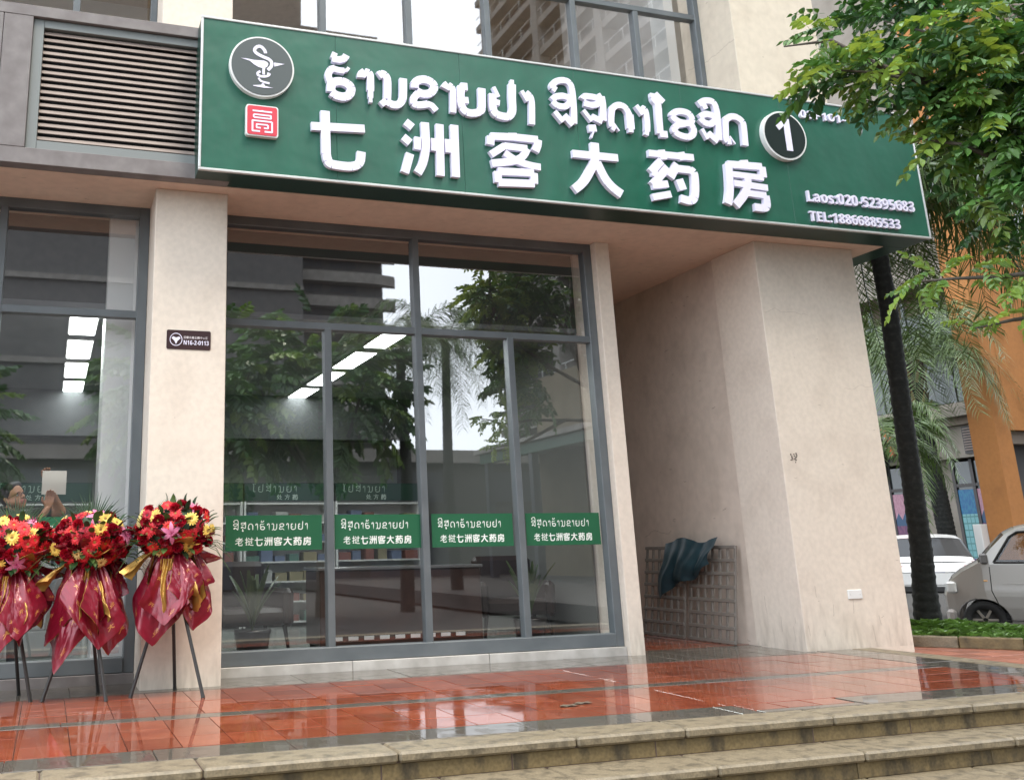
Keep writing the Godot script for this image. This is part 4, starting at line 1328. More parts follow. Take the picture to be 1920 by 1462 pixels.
func trees_and_plants() -> void:
	M.palm_bark = bump(world_tex(flat(1, 1, 1, 0.85), ramp_tex(181, 0.03, 256, [[0.0, 0.003, 0.0035, 0.003], [0.55, 0.009, 0.0105, 0.009], [1.0, 0.038, 0.04, 0.034]]), 1.6), M.fine_bump, 0.35)
	M.palm_fibre = flat(0.055, 0.03, 0.026, 0.9)
	M.palm_boot = flat(0.2, 0.13, 0.06, 0.85)
	M.palm_leaf = flat(0.085, 0.155, 0.032, 0.4)
	M.palm_leaf.vertex_color_use_as_albedo = true
	M.palm_leaf.backlight_enabled = true
	M.palm_leaf.backlight = Color(0.35, 0.35, 0.12)
	M.palm_silver = flat(0.14, 0.21, 0.085, 0.36)
	M.palm_silver.vertex_color_use_as_albedo = true
	M.palm_silver.backlight_enabled = true
	M.palm_silver.backlight = Color(0.25, 0.3, 0.15)
	palm("palm_tree", "thick dark ringed palm trunk rising from the planter beside the corner pillar", [V(9.72, -0.1, -1.12), V(9.71, -0.02, -1.1), V(9.67, 0.5, -1.03), V(9.64, 0.91, -0.96), V(9.56, 1.81, -0.85), V(9.49, 2.6, -0.76), V(9.47, 3.62, -0.7), V(9.42, 4.3, -0.66), V(9.45, 5.05, -0.6)], [0.17, 0.155, 0.125, 0.115, 0.108, 0.102, 0.098, 0.095, 0.09], 66, 2.35, 31, M.palm_bark, M.palm_leaf, 0.95, 0.5, true)
	palm("palm_tree", "thinner palm with brown fibrous frond bases and silvery fronds behind the white hatchback", [V(21.78, -0.36, -11.45), V(21.74, 1.0, -11.46), V(21.68, 2.5, -11.48), V(21.62, 3.8, -11.5), V(21.58, 4.8, -11.5), V(21.55, 5.6, -11.5)], [0.24, 0.21, 0.2, 0.19, 0.17, 0.13], 30, 2.9, 41, M.palm_bark, M.palm_silver, 0.5, 1.5)
	palm("palm_tree", "small far palm showing low fronds between the corner pillar and the dark trunk", [V(13.95, -0.36, -6.1), V(14.05, 1.1, -5.9), V(13.9, 2.6, -5.4)], [0.14, 0.12, 0.1], 14, 1.5, 51, M.palm_bark, M.palm_leaf, 0.5)
	palm("palm_tree", "palm behind the photographer, mirrored in the middle panes of the shop window", [V(9.3, -0.57, 16), V(9.4, 3, 16), V(9.3, 6.6, 16)], [0.2, 0.16, 0.13], 18, 2.6, 61, M.palm_bark, M.palm_leaf, 0.6)
	palm("palm_tree", "taller palm behind the photographer, mirrored beside the mullion of the shop window", [V(11.8, -0.57, 18.5), V(11.6, 3, 18.4), V(11.7, 7.4, 18.4)], [0.2, 0.16, 0.13], 18, 2.8, 71, M.palm_bark, M.palm_leaf, 0.6)
	# big street tree at the right: trunk out of view, leafy boughs in front of the sign
	var tr := thing("street_tree", "large street tree at right whose leafy boughs hang before the end of the sign", "tree", V(8.75, -0.07, 2.4))
	var o := tr.position
	var bark := bump(world_tex(flat(1, 1, 1, 0.9), ramp_tex(191, 0.03, 128, [[0.0, 0.05, 0.04, 0.03], [1.0, 0.13, 0.11, 0.09]]), 1.4), M.fine_bump, 1.0)
	var tk := MB.new()
	tk.tube([V(8.75, -0.1, 2.4) - o, V(8.6, 0.9, 2.6) - o, V(8.15, 2.2, 3.0) - o, V(7.69, 3.26, 3.3) - o, V(7.5, 3.9, 3.4) - o, V(7.6, 5.0, 3.5) - o, V(8.0, 6.4, 3.4) - o], [0.2, 0.15, 0.12, 0.1, 0.08, 0.06, 0.03], 10)
	obj("trunk", tk, bark, tr)
	var boughs := [
		[V(7.69, 3.26, 3.30), V(7.03, 3.58, 3.30), V(6.47, 3.93, 3.33), V(6.09, 4.24, 3.19), V(5.8, 4.42, 2.97), V(5.55, 4.54, 2.72)],
		[V(7.6, 3.6, 3.35), V(7.28, 4.16, 3.32), V(6.89, 4.61, 3.21), V(6.41, 4.73, 3.10), V(6.41, 5.18, 2.57)],
		[V(7.03, 3.58, 3.30), V(6.47, 3.59, 3.34), V(6.09, 3.74, 3.27), V(5.88, 3.83, 3.12)],
		[V(7.9, 2.8, 3.2), V(7.2, 2.82, 3.36), V(6.67, 2.81, 3.41), V(6.16, 2.74, 3.34), V(5.93, 2.76, 3.16), V(5.66, 2.76, 2.97)],
		[V(7.2, 2.82, 3.36), V(6.52, 2.48, 3.38), V(6.15, 2.43, 3.36), V(5.91, 2.38, 3.27)],
		[V(6.09, 4.24, 3.19), V(5.87, 4.55, 2.88), V(5.77, 4.88, 2.62), V(5.48, 4.89, 2.42)],
		[V(7.28, 4.16, 3.32), V(7.45, 4.96, 3.06), V(7.38, 5.53, 2.76), V(6.98, 5.68, 2.57)]]
	for b in boughs:
		var m := MB.new()
		var p := []
		var rad := []
		for i in b.size():
			p.append(b[i] - o)
			rad.append(lerpf(0.03, 0.006, i / float(b.size() - 1)))
		m.tube(p, rad, 6)
		obj("bough", m, bark, tr)
	# where the leaves grow: centre, reach across, reach up, how many
	var clumps := [
		[V(5.7, 4.54, 2.78), 0.14, 0.07, 15], [V(5.92, 4.46, 2.95), 0.22, 0.12, 34], [V(6.2, 4.64, 3.13), 0.32, 0.24, 60], [V(6.26, 4.2, 3.16), 0.2, 0.11, 44],
		[V(6.77, 4.82, 3.13), 0.42, 0.33, 60], [V(6.5, 4.2, 3.36), 0.36, 0.26, 62], [V(6.36, 3.86, 3.36), 0.28, 0.10, 40], [V(6.48, 5.33, 2.42), 0.41, 0.23, 52],
		[V(5.62, 4.90, 2.5), 0.13, 0.08, 9], [V(5.94, 2.80, 3.08), 0.26, 0.04, 17], [V(6.1, 2.46, 3.31), 0.15, 0.04, 10], [V(6.2, 2.72, 3.50), 0.12, 0.06, 8],
		[V(6.62, 3.85, 3.62), 0.3, 0.22, 60], [V(7.04, 4.58, 3.47), 0.40, 0.48, 60], [V(7.17, 5.44, 2.67), 0.64, 0.27, 60], [V(7.8, 5.9, 3.4), 0.9, 0.6, 80], [V(8.3, 5.0, 3.6), 0.8, 0.6, 80], [V(6.75, 3.42, 3.45), 0.3, 0.08, 26], [V(6.55, 2.95, 3.5), 0.2, 0.07, 14], [V(6.2, 3.35, 3.3), 0.18, 0.06, 12], [V(6.6, 3.7, 3.5), 0.3, 0.14, 40], [V(6.6, 3.3, 3.2), 0.16, 0.1, 18], [V(6.72, 3.02, 3.2), 0.12, 0.07, 9]]
	var tones := [[0.055, 0.14, 0.034], [0.085, 0.185, 0.04], [0.045, 0.115, 0.04], [0.18, 0.28, 0.05], [0.1, 0.2, 0.06]]
	var mats := []
	for t in tones: mats.append(leaf_material(t[0], t[1], t[2]))
	var shapes := []
	for k in 4: shapes.append(compound_leaf(4 + k % 2, 0.3 + 0.03 * k, 0.125, [0.25, 0.4, 0.15, 0.55][k], 200 + k))
	var white := leaf_material(1, 1, 1)
	white.vertex_color_use_as_albedo = true
	var rest := [[], [], [], []]
	var tints := [[], [], [], []]
	var r := RandomNumberGenerator.new()
	r.seed = 77
	var near := 0
	var order := 0
	for c in clumps:
		order += 1
		for i in c[3]:
			var d := V(r.randfn(), r.randfn(), r.randfn()).limit_length(1.6) * 0.62
			var at: Vector3 = c[0] + V(d.x * c[1], d.y * c[2], d.z * (c[1] + 0.08))
			var dir := V(d.x - 0.35, d.y * 0.5 - 0.05 + r.randf_range(-0.3, 0.25), d.z * 0.8 + 0.25) + V(r.randf_range(-0.6, 0.6), 0, r.randf_range(-0.6, 0.6))
			var size := r.randf_range(0.6, 0.95) * (0.72 if order >= 9 and order <= 12 else 1.0)
			var x := Transform3D(leaf_basis(dir, r.randf_range(-0.5, 0.5)).scaled(Vector3.ONE * size), at - o)
			var k := r.randi() % 4
			var tone: int = [0, 0, 1, 1, 2, 2, 4, 3][r.randi() % 8]
			if order in [11, 12]: tone = [3, 3, 1][r.randi() % 3]
			if near < 290 and (order <= 4 or order >= 7 and order <= 12 and order != 8 or order == 6) and (i % 2 == 0 or order > 8):
				near += 1
				var l := obj("leaf", shapes[k], mats[tone], tr)
				l.transform = x
			else:
				rest[k].append(x)
				var q: Array = tones[tone]
				tints[k].append(Color(q[0], q[1], q[2]) * r.randf_range(0.8, 1.25))
	for k in 4: scatter_mm("foliage", shapes[k], white, rest[k], tints[k], tr)
	# broad trees behind the photographer and beyond the passage
	var spots := [[V(3.4, -0.57, 14.5), 5.2, 2.2, 330, "broad dark tree behind the photographer, mirrored in the left panes of the shop window"], [V(-3.2, -0.57, 15), 4.4, 2.0, 260, "broad tree behind the photographer, mirrored in the left window"], [V(6.7, -0.57, 15.2), 5.6, 2.1, 360, "dense tree behind the photographer between the mirrored palms, hiding the foot of the tower"], [V(16.5, -0.36, -14), 4.0, 2.4, 300, "leafy tree beyond the car park behind the palms"], [V(5.9, -0.15, -9.6), 2.6, 1.5, 220, "leafy tree glimpsed through the passage beside the pier"]]
	for s in spots:
		var q := thing("broadleaf_tree", s[4], "tree", s[0])
		var m := MB.new()
		m.tube([V(0, -0.05, 0), V(0.1, s[1] * 0.5, 0.05), V(0, s[1], 0)], [0.2, 0.15, 0.05], 9)
		for k in 6:
			var an := k * 1.05
			m.tube([V(0.05, s[1] * 0.55, 0), V(cos(an) * s[2] * 0.5, s[1] * 0.8, sin(an) * s[2] * 0.5), V(cos(an) * s[2] * 0.85, s[1] * (0.9 + 0.2 * (k % 2)), sin(an) * s[2] * 0.85)], [0.08, 0.05, 0.015], 6)
		obj("trunk", m, bark, q)
		var xs := []
		var ts := []
		for i in s[3]:
			var d := V(r.randfn(), r.randfn() * 0.7, r.randfn()).limit_length(1.5) / 1.5
			var tone: Array = tones[r.randi() % 5]
			xs.append(Transform3D(leaf_basis(d + V(0, -0.1, 0.01), r.randf_range(-0.5, 0.5)).scaled(Vector3.ONE * r.randf_range(1.6, 2.6)), V(0, s[1], 0) + d * s[2]))
			ts.append(Color(tone[0], tone[1], tone[2]) * r.randf_range(0.7, 1.2))
		scatter_mm("crown", shapes[1], white, xs, ts, q)
	# kerbed planter round the palm with ground cover
	var pl := thing("planter", "low stone-kerbed planter of green ground cover round the foot of the dark palm", "planter", V(9.3, -0.07, -0.5))
	var dirx := V(0.63, 0, 0.78).normalized()
	var side := V(-dirx.z, 0, dirx.x)
	for i in 4:
		var k := MB.new()
		k.xf = Transform3D(Basis(dirx, Vector3.UP, side), V(-0.62, 0, -0.05) + dirx * 0.56 * i)
		k.bev(V(0.003, 0, -0.06), V(0.555, 0.115, 0.07), 0.01)
		obj("kerb_stone", k, M.steps[i % 3] if i != 1 else M.riser, pl)
	for i in 4:
		var k := MB.new()
		k.xf = Transform3D(Basis(side, Vector3.UP, -dirx), V(-0.62, 0, -0.05) + dirx * 2.2 - side * (0.07 + 0.45 * (i + 1)))
		k.bev(V(0.003, 0, -0.06), V(0.445, 0.115, 0.07), 0.01)
		obj("kerb_stone", k, M.steps[i % 3], pl)
	var soil := MB.new()
	soil.xf = Transform3D(Basis(dirx, Vector3.UP, side), V(-0.62, 0, -0.05))
	soil.bev(V(-0.6, 0, -1.9), V(2.17, 0.06, -0.061), 0.0)
	obj("soil", soil, flat(0.05, 0.035, 0.022, 0.95), pl)
	var blade := MB.new()
	for k in 7:
		var an := k * 0.9
		var d := V(cos(an), 0, sin(an))
		var s2 := V(-sin(an), 0, cos(an)) * 0.016
		var e := d * 0.06 + V(0, 0.05 + 0.012 * (k % 3), 0)
		blade.tri(Vector3.ZERO, e * 0.55 + s2 + V(0, 0.02, 0), d * 0.09 + V(0, 0.05 + 0.01 * (k % 3), 0))
		blade.tri(Vector3.ZERO, d * 0.09 + V(0, 0.05 + 0.01 * (k % 3), 0), e * 0.55 - s2 + V(0, 0.02, 0))
	var gx := []
	var gt := []
	for i in 1500:
		var u := r.randf_range(-0.55, 2.1)
		var w := r.randf_range(-1.75, -0.04)
		var p := V(-0.62, 0.05, -0.05) + dirx * u + side * w
		var hump := 0.07 * sin(u * 2.6 + 0.5) + 0.05 * sin(w * 5.0)
		gx.append(Transform3D(Basis(Vector3.UP, r.randf() * TAU).scaled(Vector3.ONE * r.randf_range(0.7, 1.4)), p + V(0, maxf(0.0, hump) * r.randf(), 0)))
		gt.append(Color(0.095, 0.17, 0.04) * r.randf_range(0.6, 1.6))
	scatter_mm("ground_cover", blade.mesh(), white, gx, gt, pl)

# A car body from its side outline (x from the nose, y from the ground). Outline edges flagged "g" are glass. The sides draw in towards both ends and, above the belt, lean inwards.
func car_body(o: Node3D, outline: Array, belt: float, half: float, lean: float, paint: Material, glassm: Material, arches: Array, wheel_r: float, windows: Array) -> void:
	var n := outline.size()
	var x1: float = outline[n - 1][0]
	for p in outline: x1 = maxf(x1, p[0])
	var zof := func(x: float, y: float) -> float:
		return half - maxf(0.0, y - belt) * lean - 0.16 * pow(maxf(0.0, 0.55 - x) / 0.55, 2.0) - 0.1 * pow(maxf(0.0, x - x1 + 0.4) / 0.4, 2.0) - 0.05 * pow(maxf(0.0, 0.62 - y) / 0.5, 2.0)
	var whole := PackedVector2Array()
	for p in outline: whole.append(Vector2(p[0], p[1]))
	var side := whole
	for a in arches:
		var c := PackedVector2Array()
		for k in 28: c.append(Vector2(a, wheel_r * 0.95) + Vector2(cos(TAU * k / 28.0), sin(TAU * k / 28.0)) * wheel_r * 1.14)
		side = Geometry2D.clip_polygons(side, c)[0]
	# the side skin is cut into narrow upright strips so that it can curve, and opened at the windows
	var m := MB.new()
	var holes := []
	for w in windows:
		var q := PackedVector2Array()
		for v in w: q.append(Vector2(v[0], v[1]))
		holes.append(q)
	var x := -0.1
	while x < x1 + 0.1:
		for band in [[-0.2, 0.3], [0.3, 0.45], [0.45, 0.62], [0.62, belt], [belt, 2.6]]:
			var cell := PackedVector2Array([Vector2(x, band[0]), Vector2(x + 0.1, band[0]), Vector2(x + 0.1, band[1]), Vector2(x, band[1])])
			var parts: Array = Geometry2D.intersect_polygons(side, cell)
			for h in holes:
				var next := []
				for q in parts: next.append_array(Geometry2D.clip_polygons(q, h))
				parts = next
			for q in parts:
				if Geometry2D.is_polygon_clockwise(q): continue
				var t := Geometry2D.triangulate_polygon(q)
				for i in range(0, t.size(), 3):
					for s in [-1.0, 1.0]:
						var v3 := []
						for k in 3:
							var v: Vector2 = q[t[i + k]]
							v3.append(V(v.x, v.y, s * zof.call(v.x, v.y)))
						if ((v3[1] - v3[0]).cross(v3[2] - v3[0])).z * s < 0: m.tri(v3[0], v3[2], v3[1])
						else: m.tri(v3[0], v3[1], v3[2])
		x += 0.1
	# over the top, from the front bumper to the rear one, with rounded shoulders
	var screens := [MB.new(), MB.new()]
	for i in n - 1:
		var p := Vector2(outline[i][0], outline[i][1])
		var q := Vector2(outline[i + 1][0], outline[i + 1][1])
		if p.y < 0.2 and q.y < 0.2: continue
		var nrm := Vector2(-(q - p).y, (q - p).x).normalized()
		if i + 1 >= n / 2 and absf(nrm.y) < 0.3 and nrm.x < 0: nrm = -nrm
		var zp: float = zof.call(p.x, p.y)
		var zq: float = zof.call(q.x, q.y)
		var tgt: MB = screens[0 if i < n / 2 else 1] if outline[i].size() > 2 else m
		var sec := [[1.0, 0.0], [0.93, 0.018], [0.75, 0.04], [0.4, 0.055], [-0.4, 0.055], [-0.75, 0.04], [-0.93, 0.018], [-1.0, 0.0]]
		for k in sec.size() - 1:
			var a: Vector2 = p + nrm * sec[k][1]
			var b: Vector2 = q + nrm * sec[k][1]
			var c: Vector2 = q + nrm * sec[k + 1][1]
			var d: Vector2 = p + nrm * sec[k + 1][1]
			tgt.quad(V(a.x, a.y, zp * sec[k][0]), V(b.x, b.y, zq * sec[k][0]), V(c.x, c.y, zq * sec[k + 1][0]), V(d.x, d.y, zp * sec[k + 1][0]))
	obj("body", m, paint, o)
	obj("windscreen", screens[0], glassm, o)
	obj("rear_window", screens[1], glassm, o)
	for w in windows:
		for s in [-1.0, 1.0]:
			var q := MB.new()
			var rim := []
			var poly := PackedVector2Array()
			for v in w:
				poly.append(Vector2(v[0], v[1]))
				rim.append(V(v[0], v[1], s * (zof.call(v[0], v[1]) + 0.002)))
			rim.append(rim[0])
			var t := Geometry2D.triangulate_polygon(poly)
			for i in range(0, t.size(), 3):
				var v3 := []
				for k in 3: v3.append(V(poly[t[i + k]].x, poly[t[i + k]].y, s * (zof.call(poly[t[i + k]].x, poly[t[i + k]].y) - 0.012)))
				if ((v3[1] - v3[0]).cross(v3[2] - v3[0])).z * s < 0: q.tri(v3[0], v3[2], v3[1])
				else: q.tri(v3[0], v3[1], v3[2])
			obj("side_window", q, glassm, o)
			var fr := MB.new()
			fr.tube(rim, [0.017], 6, false)
			obj("window_seal", fr, M.black, o)

func wheel(o: Node3D, at: Vector3, r: float, w: float) -> void:
	var wh := group_node("wheel", o, at)
	var t := MB.new()
	t.xf = Transform3D(Basis(Vector3.RIGHT, PI / 2), Vector3.ZERO)
	t.lathe([Vector2(r * 0.62, -w * 0.5), Vector2(r * 0.93, -w * 0.5), Vector2(r, -w * 0.35), Vector2(r, w * 0.35), Vector2(r * 0.93, w * 0.5), Vector2(r * 0.62, w * 0.5), Vector2(r * 0.6, 0)], Vector3.ZERO, 28)
	obj("tyre", t, flat(0.02, 0.02, 0.02, 0.8), wh)
	var rim := MB.new()
	rim.xf = t.xf
	rim.lathe([Vector2(0.001, w * 0.2), Vector2(r * 0.16, w * 0.24), Vector2(r * 0.18, w * 0.1), Vector2(r * 0.6, w * 0.06), Vector2(r * 0.62, w * 0.44)], Vector3.ZERO, 28)
	rim.xf = Transform3D.IDENTITY
	obj("rim", rim, flat(0.05, 0.048, 0.045, 0.5, 0.5), wh)
	for k in 6:
		var sp := MB.new()
		var an := TAU * k / 6.0
		sp.xf = Transform3D(Basis(V(0, 0, 1), an), V(0, 0, w * 0.3 * signf(at.z)))
		sp.bev(V(r * 0.1, -r * 0.07, -0.012), V(r * 0.6, r * 0.07, 0.012), 0.006)
		obj("spoke", sp, flat(0.3, 0.27, 0.23, 0.4, 0.6), wh)

func vehicles() -> void:
	var glassm := StandardMaterial3D.new()
	glassm.albedo_color = Color(0.1, 0.11, 0.1, 0.35)
	glassm.roughness = 0.03
	glassm.transparency = BaseMaterial3D.TRANSPARENCY_ALPHA
	# silver-beige minivan, nose to the left
	var v := thing("minivan", "silver beige minivan parked with its nose to the left behind the planter", "van", V(13.21, -0.36, -3.93), -0.9)
	var silver := flat(0.36, 0.34, 0.315, 0.28, 0.45)
	silver.clearcoat_enabled = true
	silver.clearcoat = 0.8
	silver.clearcoat_roughness = 0.05
	var prof := [[0.08, 0.18], [0.02, 0.3], [0.0, 0.45], [0.0, 0.62], [0.04, 0.76], [0.12, 0.88], [0.24, 0.98], [0.36, 1.05], [0.48, 1.12, "g"], [0.66, 1.34, "g"], [0.84, 1.53], [0.98, 1.61], [1.2, 1.66], [1.5, 1.7], [2.4, 1.74], [3.4, 1.72], [3.72, 1.66, "g"], [3.86, 1.1], [3.9, 0.8], [3.9, 0.3], [3.86, 0.18]]
	car_body(v, prof, 1.09, 0.78, 0.14, silver, glassm, [0.44, 2.95], 0.28, [[[0.66, 1.12], [1.56, 1.11], [1.58, 1.6], [1.0, 1.57], [0.9, 1.5]], [[1.7, 1.11], [2.66, 1.11], [2.68, 1.62], [1.72, 1.61]], [[2.8, 1.11], [3.68, 1.11], [3.62, 1.6], [2.82, 1.62]]])
	for s in [-1.0, 1.0]:
		var seam := MB.new()
		for pts in [[V(0.6, 1.06, 0), V(0.58, 0.7, 0), V(0.66, 0.42, 0)], [V(1.66, 1.06, 0), V(1.66, 0.3, 0)], [V(2.78, 1.06, 0), V(2.72, 0.55, 0)], [V(0.66, 0.27, 0), V(2.6, 0.27, 0)]]:
			var q := []
			for p in pts: q.append(p + V(0, 0, s * 0.778))
			seam.tube(q, [0.006], 5, false)
		obj("door_seam", seam, M.black, v)
		bx("door_handle", V(1.42, 0.93, s * 0.78 - 0.02), V(1.58, 0.965, s * 0.78 + 0.025), silver, v, 0.008)
		bx("door_handle", V(1.74, 0.93, s * 0.78 - 0.02), V(1.9, 0.965, s * 0.78 + 0.025), silver, v, 0.008)
		bx("lower_trim", V(0.95, 0.16, s * 0.77 - 0.02), V(2.55, 0.26, s * 0.77 + 0.012), flat(0.05, 0.03, 0.025, 0.6), v, 0.01)
		bx("mirror", V(0.5, 1.1, s * 0.86 - 0.06), V(0.6, 1.26, s * 0.86 + 0.06), flat(0.12, 0.115, 0.11, 0.35), v, 0.025)
		bx("headlight", V(0.02, 0.66, s * 0.62 - 0.12), V(0.15, 0.84, s * 0.62 + 0.13), flat(0.6, 0.6, 0.58, 0.12), v, 0.03)
		var crease := MB.new()
		crease.tube([V(0.7, 0.8, s * 0.779), V(1.8, 0.84, s * 0.781), V(3.3, 0.86, s * 0.779)], [0.004, 0.009, 0.004], 6)
		obj("body_crease", crease, silver, v)
		var lip := MB.new()
		for ax in [0.44, 2.95]:
			var arc := []
			for k in 15: arc.append(V(ax + cos(PI * k / 14.0) * 0.325, 0.266 + sin(PI * k / 14.0) * 0.325, s * (0.772 if ax > 1 else 0.755)))
			lip.tube(arc, [0.012], 6)
		obj("arch_lip", lip, flat(0.1, 0.095, 0.09, 0.5), v)
		bx("indicator", V(0.5, 0.84, s * 0.775), V(0.55, 0.862, s * 0.787), flat(0.7, 0.35, 0.1, 0.3), v, 0.004)
	bx("front_bumper", V(-0.03, 0.2, -0.74), V(0.1, 0.42, 0.74), flat(0.33, 0.3, 0.28, 0.45), v, 0.04)
	bx("grille", V(-0.02, 0.5, -0.34), V(0.03, 0.6, 0.34), M.black, v, 0.01)
	bx("number_plate", V(-0.045, 0.28, -0.22), V(-0.03, 0.42, 0.22), flat(0.03, 0.06, 0.28, 0.4), v)
	bx("floor_pan", V(0.25, 0.2, -0.7), V(3.8, 0.3, 0.7), M.black, v)
	bx("dashboard", V(0.62, 0.86, -0.68), V(0.95, 1.12, 0.68), flat(0.03, 0.03, 0.03, 0.7), v, 0.05)
	for s in [-0.36, 0.36]:
		bx("seat", V(1.25, 0.55, s - 0.24), V(1.7, 0.75, s + 0.24), flat(0.06, 0.055, 0.05, 0.8), v, 0.05)
		bx("seat_back", V(1.62, 0.7, s - 0.23), V(1.76, 1.3, s + 0.23), flat(0.06, 0.055, 0.05, 0.8), v, 0.05)
	var sw := MB.new()
	var ring := []
	for k in 21: ring.append(V(1.06 + 0.07 * sin(TAU * k / 20.0), 1.1 + 0.16 * sin(TAU * k / 20.0), 0.36 + 0.19 * cos(TAU * k / 20.0)))
	sw.tube(ring, [0.014], 6, false)
	obj("steering_wheel", sw, M.black, v)
	for x in [0.44, 2.95]:
		for s in [-0.66, 0.66]: wheel(v, V(x, 0.27, s), 0.27, 0.17)
	v.scale = V(1.0, 0.93, 1.0)
	# white hatchback seen from behind
	var c := thing("white_hatchback", "white hatchback seen from behind, partly hidden by the dark palm trunk", "car", V(19.25, -0.4, -9.75), -2.25)
	var white := flat(0.78, 0.78, 0.76, 0.2)
	white.clearcoat_enabled = true
	white.clearcoat = 0.8
	var p2 := [[0.05, 0.2], [0.0, 0.5], [0.1, 0.72], [0.9, 0.98], [1.2, 1.02, "g"], [1.85, 1.42], [2.3, 1.5], [3.1, 1.5], [3.55, 1.42, "g"], [3.95, 1.02], [4.08, 0.9], [4.15, 0.7], [4.15, 0.45], [4.1, 0.24]]
	var hb := Node3D.new()
	put(hb, "shell", c)
	hb.position = V(-4.1, 0, 0)
	car_body(hb, p2, 0.98, 0.88, 0.3, white, flat(0.02, 0.022, 0.025, 0.06), [0.8, 3.4], 0.32, [[[1.25, 0.99], [3.8, 0.99], [3.5, 1.36], [3.1, 1.42], [2.3, 1.42], [1.9, 1.36]]])
	for s in [-1.0, 1.0]:
		var tl := MB.new()
		tl.bev(V(3.98, 0.72, s * 0.72 - 0.17), V(4.14, 0.88, s * 0.72 + 0.165), 0.03)
		obj("tail_light", tl, flat(0.45, 0.02, 0.03, 0.12), hb)
		bx("reversing_light", V(3.96, 0.881, s * 0.72 - 0.14), V(4.06, 0.98, s * 0.72 + 0.14), flat(0.7, 0.6, 0.58, 0.12), hb, 0.025)
		for x in [0.8, 3.4]: wheel(hb, V(x, 0.31, s * 0.79), 0.31, 0.18)
	bx("rear_bumper", V(4.0, 0.26, -0.84), V(4.2, 0.44, 0.84), flat(0.03, 0.03, 0.03, 0.6), hb, 0.04)
	bx("number_plate", V(4.152, 0.62, -0.22), V(4.162, 0.76, 0.22), flat(0.03, 0.06, 0.28, 0.4), hb)
	bx("plate_recess", V(4.14, 0.58, -0.34), V(4.151, 0.8, 0.34), flat(0.3, 0.3, 0.3, 0.4), hb, 0.004)
	var w3 := MB.new()
	w3.tube([V(3.62, 1.32, -0.1), V(3.75, 1.2, 0.35)], [0.012], 5)
	obj("wiper", w3, M.black, hb)

